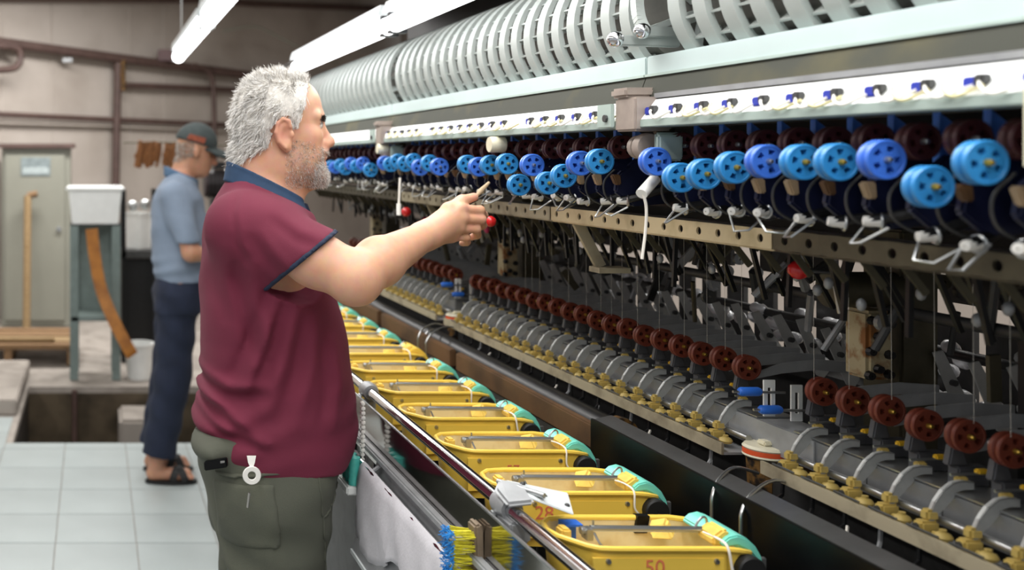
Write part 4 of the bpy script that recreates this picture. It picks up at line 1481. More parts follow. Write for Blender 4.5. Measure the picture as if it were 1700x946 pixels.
def strands(name, roots, nrm, dirf, count, ln, r, mats, parent, seed, curl=.3):
    """short tapered hairs growing from sampled surface points"""
    g = np.random.default_rng(seed)
    pick = g.integers(0, len(roots), count)
    p = roots[pick] + g.normal(0, .0012, (count, 3))
    n = nrm[pick]
    d = dirf(p, n) + g.normal(0, curl, (count, 3))
    d /= np.linalg.norm(d, axis=1, keepdims=True)
    L = ln * (.6 + .7 * g.random(count))[:, None]
    up = np.cross(d, g.normal(0, 1, (count, 3)))
    up /= np.linalg.norm(up, axis=1, keepdims=True) + 1e-9
    sd = np.cross(d, up)
    bend = g.normal(0, .12, (count, 3)) * L
    rows = []
    for t, rr in ((0, r), (.55, r * .85), (1, r * .25)):
        c = p - n * .001 * (t == 0) + d * L * t + bend * t * t
        for k in range(3):
            a = 2 * PI * k / 3
            rows.append(c + up * (rr * math.cos(a)) + sd * (rr * math.sin(a)))
    V = np.stack(rows, 1).reshape(-1, 3)
    base = (np.arange(count) * 9)[:, None, None]
    fl = []
    for s_ in range(2):
        for k in range(3):
            k2 = (k + 1) % 3
            fl.append((s_ * 3 + k, s_ * 3 + k2, s_ * 3 + 3 + k2, s_ * 3 + 3 + k))
    Q = (np.array(fl)[None] + base).reshape(-1, 4)
    me = bpy.data.meshes.new(name)
    me.from_pydata(V.tolist(), [], Q.tolist())
    for m_ in mats:
        me.materials.append(m_)
    mi = np.repeat(g.choice(len(mats), count, p=None), 6)
    me.polygons.foreach_set('material_index', mi.astype(np.int32))
    me.shade_smooth()
    return link(name, me, parent)


def skin_material():
    m = bpy.data.materials.new('skin')
    m.use_nodes = True
    nt = m.node_tree
    b = nt.nodes['Principled BSDF']
    at_ = nt.nodes.new('ShaderNodeAttribute')
    at_.attribute_name = 'tint'
    n = nt.nodes.new('ShaderNodeTexNoise')
    n.inputs['Scale'].default_value = 60
    n.inputs['Detail'].default_value = 5
    tc = nt.nodes.new('ShaderNodeTexCoord')
    nt.links.new(tc.outputs['Object'], n.inputs['Vector'])
    mx = nt.nodes.new('ShaderNodeMix')
    mx.data_type = 'RGBA'
    mx.blend_type = 'OVERLAY'
    mx.inputs[0].default_value = .18
    nt.links.new(at_.outputs['Color'], mx.inputs[6])
    nt.links.new(n.outputs['Color'], mx.inputs[7])
    nt.links.new(mx.outputs[2], b.inputs['Base Color'])
    b.inputs['Roughness'].default_value = .48
    b.inputs['Subsurface Weight'].default_value = .12
    b.inputs['Subsurface Radius'].default_value = (.012, .005, .003)
    n2 = nt.nodes.new('ShaderNodeTexNoise')
    n2.inputs['Scale'].default_value = 420
    nt.links.new(tc.outputs['Object'], n2.inputs['Vector'])
    bp = nt.nodes.new('ShaderNodeBump')
    bp.inputs['Strength'].default_value = .12
    bp.inputs['Distance'].default_value = .001
    nt.links.new(n2.outputs[0], bp.inputs['Height'])
    nt.links.new(bp.outputs[0], b.inputs['Normal'])
    return m


M_skin = skin_material()


def tint(o, P_, base, zones):
    """natural skin colouring: base tone, then (centre, radius, colour, strength) zones"""
    c = np.tile(np.array(lin(base)), (len(P_), 1))
    for ce, r, col, k in zones:
        d = np.linalg.norm((P_ - np.array(ce)) / np.array(r), axis=1)
        w_ = np.clip(1.25 - d, 0, 1) * k
        c = c * (1 - w_[:, None]) + np.array(lin(col)) * w_[:, None]
    a = o.data.color_attributes.new('tint', 'FLOAT_COLOR', 'POINT')
    a.data.foreach_set('color', np.concatenate([c, np.ones((len(c), 1))], 1).astype(np.float32).ravel())


def plane_cut(f, n, d):
    """keep n.p < d"""
    X, Y, Z = f.full()
    f.v = np.maximum(f.v, (X * n[0] + Y * n[1] + Z * n[2] - d).astype(np.float32))


# ---------------- the man in the maroon polo shirt
OM = Vector((.385, 2.08, 0))


def lp(px, py, w_):
    p = at(px, py, OM.y + w_) - OM
    return (p.x, p.y, p.z)


man = thing('person', 'grey haired man in a maroon polo shirt reaching into the machine', 'person', OM)
gx = axis_((-.24, -.115, .006), (-.115, .125, .0024), (.125, .25, .005), (.25, .46, .0026))
gy = axis_((-.36, -.17, .0055), (-.17, .085, .0026), (.085, .30, .007))
gz = axis_((-.01, 1.28, .012), (1.28, 1.36, .006), (1.36, 1.48, .0028), (1.48, 1.77, .0022))
B = Field(gx, gy, gz)
# head
B.add(ell((-.004, 0, 1.668), (.083, .073, .081)), .02)
B.add(ell((.032, 0, 1.680), (.0555, .060, .053)), .03)
B.add(ell((.040, 0, 1.612), (.053, .058, .070)), .03)
B.add(ell((.040, 0, 1.550), (.050, .053, .038)), .03)
B.add(ell((.081, 0, 1.532), (.025, .027, .022)), .025)
for s_ in (-1, 1):
    B.add(ell((.004, s_ * .046, 1.568), (.03, .017, .036)), .025)
    B.add(ell((.058, s_ * .044, 1.618), (.024, .015, .016)), .022)
    B.add(ell((.05, s_ * .04, 1.575), (.03, .017, .03)), .025)
    B.add(cap_((.086, s_ * .008, 1.660), (.072, s_ * .048, 1.659), .0095, .0085), .014)
B.add(ell((.0985, -.033, 1.641), (.017, .0175, .0125)), .012, 's')
B.add(ell((.0985, .033, 1.641), (.017, .0175, .0125)), .012, 's')
for s_ in (-1, 1):
    B.add(cap_((.0835, s_ * .021, 1.6485), (.0735, s_ * .047, 1.6455), .0045, .004), .006)
    B.add(cap_((.0815, s_ * .021, 1.6345), (.0725, s_ * .046, 1.636), .004, .0035), .006)
B.add(cap_((.0835, 0, 1.650), (.1035, 0, 1.612), .009, .0115), .012)
B.add(ell((.1075, 0, 1.6065), (.0128, .0135, .0118)), .008)
for s_ in (-1, 1):
    B.add(ell((.0985, s_ * .0125, 1.6025), (.0105, .0075, .0085)), .006)
    B.add(ell((.1025, s_ * .0065, 1.5965), (.004, .0035, .004)), .004, 's')
B.add(ell((.089, 0, 1.586), (.0185, .028, .0105)), .01)
B.add(ell((.0895, 0, 1.5735), (.0145, .022, .0058)), .006)
B.add(ell((.0885, 0, 1.5615), (.0145, .021, .0068)), .006)
B.add(cap_((.106, -.026, 1.5675), (.106, .026, 1.5675), .0028, .0028), .004, 's')
# neck and throat
B.add(cap_((-.027, 0, 1.62), (-.045, 0, 1.46), .056, .066), .03)
B.add(cap_((.022, 0, 1.545), (.0, 0, 1.45), .040, .05), .03)
B.add(ell((-.055, 0, 1.46), (.075, .13, .055)), .04)
# ears
for s_ in (-1, 1):
    B.add(ell((-.001, s_ * .0755, 1.622), (.0185, .0085, .030)), .006)
    B.add(ell((.006, s_ * .0745, 1.595), (.0095, .0065, .0115)), .006)
    B.add(ell((.0035, s_ * .0845, 1.621), (.0095, .0075, .0165)), .005, 's')
    hp_ = [(.012, 1.636), (.008, 1.6475), (-.004, 1.652), (-.0145, 1.643), (-.0175, 1.625), (-.011, 1.606), (.001, 1.594)]
    for a_, b_ in zip(hp_, hp_[1:]):
        B.add(cap_((a_[0], s_ * .0815, a_[1]), (b_[0], s_ * .0815, b_[1]), .0036, .0036), .004)
    B.add(ell((.0155, s_ * .078, 1.620), (.0045, .005, .006)), .005)
# torso and legs under the clothes
TORSO = [(.955, -.150, .140, 0, .185), (.985, -.163, .155, 0, .187), (1.03, -.172, .1625, 0, .186), (1.075, -.168, .160, 0, .183), (1.12, -.160, .156, 0, .18),
         (1.20, -.157, .1445, 0, .178), (1.275, -.161, .126, 0, .182), (1.36, -.161, .106, 0, .19), (1.40, -.158, .095, 0, .187), (1.437, -.150, .083, 0, .172),
         (1.465, -.138, .070, 0, .145), (1.49, -.127, .058, 0, .11), (1.515, -.113, .046, 0, .078), (1.54, -.098, .034, 0, .06)]
B.add(loft([(z, a + .026, b - .026, c, d - .03) for z, a, b, c, d in TORSO if z < 1.45]), .02)
for s_ in (-1, 1):
    B.add(cap_((-.02, s_ * .085, .93), (-.01, s_ * .085, .52), .085, .055), .03)
    B.add(cap_((-.01, s_ * .085, .52), (-.03, s_ * .085, .06), .055, .036), .02)
    B.add(cap_((-.03, s_ * .085, .045), (.10, s_ * .095, .03), .03, .026), .02)
# near arm, reaching
SH, EL, WR = np.array((-.078, -.152, 1.437)), np.array(lp(590, 461, -.265)), np.array(lp(704, 392, -.105))
B.add(cap_(SH, EL, .046, .0455), .02)
mid = EL + (WR - EL) * .32 + np.array((0, -.002, .004))
B.add(cap_(EL, mid, .043, .0445), .02)
B.add(cap_(mid, WR, .0445, .028), .02)
B.add(ell(EL + np.array((-.004, -.006, -.010)), (.040, .040, .036)), .02)
B.add(ell(EL * .62 + SH * .38 + np.array((.004, -.002, -.006)), (.05, .046, .046)), .03)
# hand
def fing(pts, rs, k=.0045):
    for i in range(len(pts) - 1):
        B.add(cap_(pts[i], pts[i + 1], rs[i], rs[i + 1]), k)


IDX = [lp(764, 347, -.082), lp(797, 349, -.074), lp(803, 357, -.05), lp(797, 364, -.032)]
MID = [lp(766, 363, -.085), lp(799, 364, -.076), lp(801, 374, -.05), lp(792, 380, -.034)]
RNG = [lp(760, 379, -.083), lp(791, 380, -.074), lp(792, 390, -.05), lp(783, 394, -.036)]
PNK = [lp(749, 394, -.078), lp(774, 394, -.07), lp(775, 402, -.05), lp(767, 404, -.04)]
THB = [lp(722, 374, -.088), lp(744, 347, -.078), lp(767, 333, -.066), lp(787, 327, -.055)]
for fpts, r0, rs in ((IDX, .0165, (.0102, .0092, .0083, .0074)), (MID, .0165, (.0104, .0094, .0084, .0074)), (RNG, .0160, (.0098, .0088, .008, .007)), (PNK, .0150, (.0086, .0078, .007, .0062))):
    B.add(cap_(np.array(WR) + (np.array(fpts[0]) - WR) * .25, fpts[0], .021, r0 * .72), .012)
    fing(fpts, rs)
    B.add(ell(np.array(fpts[0]) + np.array((0, -.003, .002)), (.011, .009, .010)), .008)
B.add(ell(np.array(lp(738, 373, -.082)), (.032, .017, .024)), .014)
B.add(cap_(WR, lp(735, 374, -.09), .0265, .020), .016)
fing(THB, (.0165, .0125, .0108, .0088), .008)
# far arm hanging down on the hidden side
B.add(cap_((-.06, .17, 1.425), (-.075, .215, 1.16), .052, .042), .02)
B.add(cap_((-.075, .215, 1.16), (-.03, .225, .91), .041, .027), .02)
B.add(ell((-.02, .225, .85), (.036, .016, .05)), .015)
for q in range(4):
    B.add(cap_((-.045 + .019 * q, .222, .815), (-.04 + .018 * q, .216, .762 + .006 * abs(q - 1.5)), .009, .0075), .005)
B.add(cap_((.008, .215, .86), (.03, .20, .80), .011, .009), .006)
BP, BQ = nets(B.v, B.g, 1)
body = skin_mesh('body', BP, BQ, M_skin, man)
jaw = [((.065, s_ * .03, 1.555), (.055, .04, .042), '#b59685', .7) for s_ in (-1, 1)]
tint(body, BP, '#d3a083', [((.105, 0, 1.608), (.02, .02, .018), '#cf8a74', .7), ((-.004, -.08, 1.622), (.03, .02, .04), '#cc8a72', .6), ((.06, -.05, 1.615), (.03, .02, .025), '#d29078', .45)] + jaw +
     [((.03, s_ * .05, 1.572), (.03, .025, .04), '#b99a86', .6) for s_ in (-1, 1)] +
     [((.1, 0, 1.5675), (.008, .02, .009), '#a8685c', .9), ((.1, 0, 1.587), (.014, .03, .008), '#8b7a70', .8), ((.095, 0, 1.535), (.022, .03, .022), '#b3a69c', .8),
      ((-.05, 0, 1.56), (.05, .07, .05), '#cf967a', .5), (tuple(lp(790, 365, -.07)), (.03, .03, .05), '#c98a72', .6)])
BN = vnormals(BP, BQ)
# eyes
for s_ in (-1, 1):
    e = MB().ball((.0752, s_ * .0345, 1.6415), .0120, 18).build('eye', mat('eye_white', '#d9d3ca', .25, var=.03), man, smooth=True)
    MB().lathe([(.0, .0119), (.003, .0118), (.0056, .0106), (.0, .0095)], 16, 'X', (.0753, s_ * .0350, 1.6412)).build('iris', mat('brown_iris', '#2d1c12', .2, var=.1), e, smooth=True)
# hair
u_, w_, z_ = BP[:, 0], BP[:, 1], BP[:, 2]
line = np.interp(z_, [1.56, 1.60, 1.628, 1.632, 1.66, 1.70, 1.735, 1.76], [-.03, -.028, -.02, .030, .036, .048, .058, .062])
earz = (np.abs(w_) > .066) & (((u_ - .0) / .026) ** 2 + ((z_ - 1.622) / .037) ** 2 < 1)
scalp = (z_ > 1.566 + np.clip(u_ + .085, 0, 1) * .55) & (u_ < line) & ~earz & (z_ < 1.77) & (np.abs(w_) < .1)
hm = [mat('hair_white', '#f3f1ee', .5, var=.05), mat('hair_silver', '#e2dfda', .5, var=.05), mat('hair_grey', '#c3bdb4', .5, var=.05), mat('hair_white', '#e4e2de')]


def flow(p, n):
    top = np.clip((p[:, 2] - 1.69) / .05, 0, 1)[:, None]
    f_ = np.array([-.55, 0, -.75]) * (1 - top) + np.array([-.45, 0, .18]) * top
    q = p * 150
    wv = np.stack([np.sin(q[:, 0] + 1.7 * np.sin(q[:, 2] * .7)), np.sin(q[:, 1] * 1.1 + 2 * np.sin(q[:, 0] * .8)), np.sin(q[:, 2] * .9 + 1.5 * np.sin(q[:, 1]))], 1)
    return n * (.26 + .40 * top) + f_ + .38 * wv


# hair base: a thin cap following the scalp
keep = scalp[BQ].all(1)
idx = np.unique(BQ[keep])
rem = -np.ones(len(BP), int)
rem[idx] = np.arange(len(idx))
hb = BP[idx] + BN[idx] * .0035
skin_mesh('hair_base', hb, rem[BQ[keep]], mat('hair_under', '#d6d2cb', .7, var=.2, scale=120, bump=.6, bscale=300), man)
hair = strands('hair', BP[scalp], BN[scalp], flow, 13000, .017, .0008, hm, man, 3, .10)
hair['kind'] = 'stuff'
bm_ = (z_ > 1.512) & (z_ < 1.612) & (u_ > .006) & (z_ < 1.50 + (.118 - .35 * np.clip(u_ - .02, 0, 1)) + 0 * z_) & (np.abs(w_) < .085)
lips = (u_ > .088) & (np.abs(z_ - 1.5675) < .0105) & (np.abs(w_) < .024)
nosez = (u_ > .085) & (z_ > 1.594)
bm_ &= ~lips & ~nosez & ~earz
beard = strands('beard', BP[bm_], BN[bm_], lambda p, n: n * .5 + np.array([.1, 0, -.8]), 5200, .0042, .00034,
                [mat('beard_white', '#e2ded8', .6, var=0), mat('beard_grey', '#b5a99f', .6, var=0), mat('beard_dark', '#7a6b60', .6, var=0)], man, 4, .4)
beard['kind'] = 'stuff'
gt = bm_ & (u_ > .066) & (z_ < 1.566)
goat = strands('chin_beard', BP[gt], BN[gt], lambda p, n: n * .6 + np.array([.15, 0, -.7]), 1500, .006, .0004, [mat('beard_white', '#e2ded8')], man, 14, .35)
goat['kind'] = 'stuff'
eb = (z_ > 1.6495 - .2 * np.clip(.08 - u_, 0, 1)) & (z_ < 1.661 - .25 * np.clip(.08 - u_, 0, 1)) & (u_ > .058) & (np.abs(w_) > .010) & (np.abs(w_) < .05)
brow = strands('eyebrow', BP[eb], BN[eb], lambda p, n: n * .12 + np.stack([-.35 + 0 * p[:, 0], np.sign(p[:, 1]) * .8, .1 + 0 * p[:, 0]], 1), 900, .0065, .0005, [mat('brow_dark', '#2e2620', .6, var=0)], man, 6, .2)
brow['kind'] = 'stuff'
el = (np.abs(z_ - 1.6445) < .0022) & (u_ > .070) & (np.abs(w_) > .02) & (np.abs(w_) < .05)
if el.sum() > 5:
    lash = strands('eyelash', BP[el], BN[el], lambda p, n: n * .9 + np.array([.5, 0, -.35]), 120, .004, .0004, [mat('brow_dark', '#2e2620')], man, 8, .15)
    lash['kind'] = 'stuff'
# polo shirt
def folds(X, Y, Z, seed=0.):
    """soft cloth folds: diagonal drags towards the armpit and bunching above the hem"""
    a = np.sin((X * .8 + Z * .62 + .25 * Y) * 46 + 1.6 * np.sin(Z * 13 + Y * 9 + seed))
    lowm = np.exp(-((Z - 1.04) / .075) ** 2)
    b = np.sin((Z * 1.0 - X * .38) * 95 + 1.4 * np.sin(X * 22 + Y * 8))
    c = np.sin((X * .6 - Z * .9) * 40 + 2 * np.sin(Y * 11 + Z * 7))
    backm = np.clip((-.02 - X) / .1, 0, 1)
    return (.0024 * a * np.exp(-((Z - 1.24) / .13) ** 2) * np.clip(1.2 - np.abs(X + .01) * 5, .25, 1) + .0055 * b * lowm * (.25 + .75 * backm) + .0018 * c).astype(np.float32)


sx = axis_((-.25, .20, .005))
sy = axis_((-.30, -.12, .005), (-.12, .22, .008), (.22, .30, .006))
sz = axis_((.93, 1.56, .005))
Sf = Field(sx, sy, sz)
Sf.add(loft([(z, a, b - .006, c, d) for z, a, b, c, d in TORSO], 2.35), .02)
ax = (EL - SH) / np.linalg.norm(EL - SH)
SE = SH + ax * .128
Sf.add(cap_(SH + np.array((-.012, .03, -.002)), SE + ax * .05, .072, .066), .045)
Sf.add(ell((-.07, -.13, 1.445), (.085, .075, .05)), .04)
Sf.add(cap_((-.06, .145, 1.425), (-.068, .20, 1.22), .07, .062), .04)
X, Y, Z = Sf.full()


def crease(X, Z, pts, amp, sig):
    """a soft ridge beside a valley along a polyline on the side of the garment"""
    P3 = [lp(a, b, -.17) for a, b in pts]
    best = np.full(np.broadcast(X, Z).shape, 9., np.float32)
    side = np.zeros_like(best)
    run = np.zeros_like(best)
    for p, q in zip(P3, P3[1:]):
        dx, dz = q[0] - p[0], q[2] - p[2]
        L2 = dx * dx + dz * dz
        t = np.clip(((X - p[0]) * dx + (Z - p[2]) * dz) / L2, 0, 1)
        ex, ez = X - p[0] - t * dx, Z - p[2] - t * dz
        d = np.sqrt(ex * ex + ez * ez)
        s = np.sign(ex * dz - ez * dx) * d
        m_ = d < best
        k_ = (P3.index(p) + t) / (len(P3) - 1)
        run = np.where(m_, k_, run)
        best = np.where(m_, d, best)
        side = np.where(m_, s, side)
    k = side / sig
    return (amp * np.sqrt(np.clip(np.sin(PI * np.clip(run, 0, 1)), 0, 1)) * k * np.exp(.5 - k * k / 2) * np.clip(1.6 - best / (2.2 * sig), 0, 1)).astype(np.float32)


Sf.v = Sf.v + folds(X, Y, Z)
for pts, amp, sig in (([(398, 430), (418, 520), (440, 600)], .0050, .016), ([(452, 480), (425, 570), (395, 650)], .0055, .014), ([(480, 495), (460, 590), (425, 690)], .0050, .016),
                      ([(515, 520), (505, 610), (470, 715)], .0040, .016), ([(360, 400), (370, 470), (395, 540)], .0040, .016), ([(328, 668), (370, 690), (430, 735)], .0060, .012),
                      ([(332, 640), (380, 655), (450, 650)], .0055, .013), ([(335, 700), (380, 725), (450, 742)], .0045, .010), ([(545, 560), (555, 640), (540, 720)], .0035, .016),
                      ([(402, 318), (388, 352), (392, 400), (415, 440)], .0030, .006), ([(415, 380), (440, 420), (468, 452)], .0040, .011), ([(440, 350), (480, 385), (520, 398)], .0035, .012)):
    Sf.v = Sf.v + crease(X, Z, pts, amp * (1.6 if pts[0][1] > 425 else 1.), sig * .9)
base_v = Sf.v.copy()
neckc = (X - (-.035) - (Z - 1.5) * .12)
hem = .957 + .10 * np.clip(-X - .06, 0, .2) + .012 * np.sin(Y * 14) + .06 * np.clip(X - .08, 0, 1)
farcut = (Z < 1.225) & (Y > .17)


def shirt_slab(lo_, hi_, grow):
    """slice of the near sleeve between two planes across the arm"""
    t_ = (X - SH[0]) * ax[0] + (Y - SH[1]) * ax[1] + (Z - SH[2]) * ax[2]
    rad = np.sqrt((X - SH[0] - t_ * ax[0]) ** 2 + (Y - SH[1] - t_ * ax[1]) ** 2 + (Z - SH[2] - t_ * ax[2]) ** 2)
    return t_, rad


t_, rad = shirt_slab(0, 0, 0)
near_arm = (rad < .098) & (Y < -.10)
v = base_v.copy()
v = np.maximum(v, (hem - Z).astype(np.float32))
NP = np.array((.62, -.20, -.75))
NP = NP / np.linalg.norm(NP)
C0 = np.array(lp(503, 431, -.215))
t2 = (X - C0[0]) * NP[0] + (Y - C0[1]) * NP[1] + (Z - C0[2]) * NP[2]
v = np.maximum(v, np.where(near_arm & (t_ > .03), t2, -1).astype(np.float32))
v = np.maximum(v, np.where(Y > .185, 1.235 - Z, -1).astype(np.float32))
neck = np.sqrt(((X + .035) / .068) ** 2 + (Y / .064) ** 2)
v = np.maximum(v, np.where(Z > 1.47, (1 - neck) * .06 - .02 * (1.535 - Z - .32 * (X + .03) < 0), -1).astype(np.float32))
v = np.maximum(v, (Z + .50 * X - 1.492).astype(np.float32))
SP, SQ = nets(v, Sf.g, 2)
M_polo = mat('maroon_pique_cotton', '#6d2038', .85, var=.08, scale=5, bump=.35, bscale=900)
M_trim = mat('navy_rib_trim', '#1c2840', .8, var=.1)
skin_mesh('polo_shirt', SP, SQ, M_polo, man)
v = np.maximum(base_v - .0020, np.abs(t2 + .002) - .0045)
v = np.where(near_arm & (t_ > .03), v, .1).astype(np.float32)
TP, TQ = nets(v, Sf.g, 1)
skin_mesh('sleeve_trim', TP, TQ, M_trim, man)
# shirt hem stitch line and placket
# collar: folded band round the neck, higher at the back
cgx, cgy, cgz = axis_((-.13, .09, .003)), axis_((-.11, .11, .0035)), axis_((1.41, 1.575, .003))
C_ = Field(cgx, cgy, cgz)
X, Y, Z = C_.full()
cz = 1.521 - .50 * (X + .03)
flare = np.clip((cz - Z) / .05, 0, 1)
cx_ = -.026 + .010 * flare
q = np.sqrt(((X - cx_) / (.076 + .018 * flare)) ** 2 + (Y / (.068 + .020 * flare)) ** 2)
d = np.abs(q - 1) * .070 - .0042
d = np.maximum(d, Z - cz - .009)
d = np.maximum(d, cz - .036 - .012 * np.clip((X - .0) / .06, 0, 1) - Z)
gap = np.where(X > .02, .010 - np.abs(Y), -1)
C_.v = np.maximum(d, gap).astype(np.float32)
CP, CQ = nets(C_.v, C_.g, 2)
skin_mesh('collar', CP, CQ, mat('slate_navy_rib', '#25405e', .8, var=.1, scale=60), man)
MB().prism([(.052, -.012, 1.478), (.078, -.012, 1.425), (.083, -.012, 1.425), (.06, -.012, 1.48)], (0, .026, 0)).build('placket', M_trim, man, bevel=.002)
# trousers
tx, ty, tz = axis_((-.24, .18, .006)), axis_((-.24, .24, .007)), axis_((.03, 1.04, .007))
T_ = Field(tx, ty, tz)
T_.add(loft([(.78, -.125, .070, 0, .160), (.83, -.138, .085, 0, .174), (.87, -.150, .097, 0, .182), (.92, -.161, .109, 0, .185), (.96, -.164, .118, 0, .182), (1.0, -.160, .122, 0, .175), (1.03, -.155, .12, 0, .17)], 2.5), .03)
T_.add(cap_((-.022, -.083, .90), (-.014, -.085, .55), .103, .088), .04)
T_.add(cap_((-.022, .083, .90), (-.014, .085, .55), .103, .088), .04)
for s_ in (-1, 1):
    T_.add(cap_((-.014, s_ * .085, .55), (-.03, s_ * .09, .10), .088, .070), .03)
T_.add(ell((-.150, -.06, .995), (.036, .10, .026)), .03)
X, Y, Z = T_.full()
T_.v += (.0022 * np.sin((Z * 1.0 + X * .7) * 70 + 2 * np.sin(Y * 16 + X * 12)) * np.exp(-((Z - .80) / .09) ** 2) + .002 * np.sin((Z - X * .4) * 48 + 2 * np.sin(Y * 13)) + .003 * np.sin(Z * 60 + X * 20) * (Z < .35)).astype(np.float32)
T_.v = np.maximum(T_.v, np.maximum(.06 - Z, Z - 1.022 + 0 * X).astype(np.float32))
tbase = T_.v.copy()
TP, TQ = nets(T_.v, T_.g, 2)
M_olivecloth = mat('faded_olive_twill', '#53554a', .9, var=.12, scale=7, bump=.4, bscale=700, col2='#666858', mixlo=.5, mixhi=.8)
trs = skin_mesh('trousers', TP, TQ, M_olivecloth, man)


def patch(name, base, g, cond, grow, m_, par):
    """panel of cloth lying on the trouser surface"""
    v_ = np.maximum(base - grow, cond).astype(np.float32)
    p_, q_ = nets(v_, g, 1)
    return skin_mesh(name, p_, q_, m_, par)


near = Y + .02
pk = np.maximum(near, np.maximum(np.abs(X + .088 + (Z - .89) * .12) - .055, np.abs(Z - .885 - .12 * (X + .09)) - .062))
patch('pocket', tbase, T_.g, pk, .0035, M_olivecloth, trs)
for (x0, x1, zc, sl) in ((-.148, -.02, .953, .16),):
    wb = np.maximum(near, np.maximum(np.abs(Z - zc - sl * (X - x0)) - .004, np.abs(X - (x0 + x1) / 2) - (x1 - x0) / 2))
    patch('pocket_welt', tbase, T_.g, wb, .006, M_olivecloth, trs)
se = np.maximum(near, np.maximum(np.abs(X - .048 - (.96 - Z) * .12) - .0035, np.abs(Z - .80) - .165))
patch('side_seam', tbase, T_.g, se, .003, M_olivecloth, trs)
fl = np.maximum(near, np.abs(np.sqrt(((X - .058) / .05) ** 2 + ((Z - .955) / .075) ** 2) - 1) * .05 - .003)
fl = np.maximum(fl, np.maximum(Z - .955, .058 - X))
patch('front_pocket_seam', tbase, T_.g, fl, .003, M_olivecloth, trs)
for s_ in (-1, 1):
    sh = Field(axis_((-.14, .20, .006)), axis_((-.16, .16, .006)), axis_((-.002, .14, .005)))
    sh.add(cap_((-.045, s_ * .085, .075), (-.05, s_ * .085, .11), .046, .05), .02)
    sh.add(cap_((-.055, s_ * .085, .04), (.06, s_ * .09, .038), .044, .042), .02)
    sh.add(ell((.105, s_ * .093, .034), (.06, .047, .034)), .02)
    plane_cut(sh, (0, 0, -1), -.002)
    p_, q_ = nets(sh.v, sh.g, 1)
    skin_mesh('shoe', p_, q_, mat('black_leather', '#1d1b1a', .5, var=.15), man)

# things he carries
kr = thing('key_ring', 'white round key fob hanging from the olive trousers pocket', 'fob', Vector(lp(417, 800, -.215)) + OM)
o0 = Vector(lp(417, 800, -.215))
MB().lathe([(.0085, -.002), (.0165, -.002), (.0175, 0), (.0165, .002), (.0085, .002), (.0075, 0)], 24, 'Y', Vector(lp(418, 789, -.212)) - o0).build('ring', M_ivory, kr, smooth=True)
MB().prism([Vector(lp(410, 757, -.205)) - o0, Vector(lp(425, 757, -.205)) - o0, Vector(lp(423, 768, -.208)) - o0, Vector(lp(420, 777, -.21)) - o0, Vector(lp(416, 777, -.21)) - o0, Vector(lp(412, 768, -.208)) - o0], (0, .003, 0)).build('strap', M_ivory, kr)
MB().tube([Vector(lp(414, 818, -.212)) - o0, Vector(lp(411, 842, -.208)) - o0], .0022, 6).build('key', M_steel, kr, smooth=True)
ph = thing('phone', 'black phone tucked into the trousers pocket', 'phone', Vector(lp(360, 775, -.20)) + OM)
o0 = Vector(lp(360, 775, -.20))
MB().prism([Vector(lp(338, 767, -.155)) - o0, Vector(lp(376, 760, -.178)) - o0, Vector(lp(377, 776, -.180)) - o0, Vector(lp(339, 782, -.157)) - o0], (.004, .010, 0)).build('body', M_blackgloss, ph, bevel=.002)
MB().prism([Vector(lp(366, 766, -.176)) - o0, Vector(lp(373, 765, -.1805)) - o0, Vector(lp(373, 768, -.1805)) - o0, Vector(lp(366, 769, -.176)) - o0], (0, .003, 0)).build('side_button', M_steel, ph)
tool = thing('thread_hook', 'small brush tipped thread hook held in the hand of the man', 'hook', Vector(lp(790, 330, -.05)) + OM)
o0 = Vector(lp(790, 330, -.05))
MB().tube([Vector(lp(772, 341, -.058)) - o0, Vector(lp(792, 331, -.045)) - o0], .003, 8).build('handle', M_black, tool, smooth=True)
MB().tube([Vector(lp(790, 326, -.045)) - o0, Vector(lp(797, 318, -.04)) - o0, Vector(lp(812, 303, -.03)) - o0], .005, 10, rs=[.002, .006, .003]).build('brush_head', M_tan, tool, smooth=True)
MB().tube([Vector(lp(792, 330, -.045)) - o0, Vector(lp(814, 318, -.03)) - o0], .0016, 6).build('wire', M_steel, tool, smooth=True)

# ---------------- the man in the cap further down the aisle
OB = Vector((.36, 4.93, 0))


def lq(px, py, w_):
    p = at(px, py, OB.y + w_) - OB
    return (p.x, p.y, p.z)


man2 = thing('person', 'man in a dark cap, pale blue shirt, navy trousers and black sandals', 'person', OB)
g2 = (axis_((-.22, .42, .0065)), axis_((-.32, .32, .0075)), axis_((0, 1.78, .0075)))
B2 = Field(*g2)
HC = np.array((.150, 0, 1.615))


def hd(du, dw, dz):
    a = .30          # head bowed forward
    return (HC[0] + du * math.cos(a) + dz * math.sin(a), dw, HC[2] - du * math.sin(a) + dz * math.cos(a))


B2.add(ell(hd(-.01, 0, .03), (.094, .076, .088)), .02)
B2.add(ell(hd(.03, 0, -.04), (.062, .06, .075)), .03)
B2.add(ell(hd(.055, 0, -.095), (.035, .036, .028)), .03)
B2.add(cap_(hd(.085, 0, .0), hd(.108, 0, -.032), .011, .014), .012)
B2.add(ell(hd(.078, -.03, .004), (.016, .016, .012)), .012, 's')
B2.add(ell(hd(.08, 0, -.068), (.018, .024, .007)), .01)
B2.add(ell(hd(-.005, -.078, -.01), (.018, .011, .032)), .008)
B2.add(ell(hd(-.005, .078, -.01), (.018, .011, .032)), .008)
B2.add(cap_(hd(-.03, 0, -.03), (.065, 0, 1.44), .055, .065), .03)
T2 = [(.97, -.055, .205, 0, .175), (1.05, -.066, .222, 0, .18), (1.17, -.072, .222, 0, .18), (1.30, -.075, .20, 0, .195), (1.38, -.065, .18, 0, .20), (1.43, -.045, .16, 0, .175), (1.47, -.015, .145, 0, .13), (1.51, .015, .13, 0, .085)]
B2.add(loft([(z, a + .015, b - .015, c, d - .015) for z, a, b, c, d in T2]), .02)
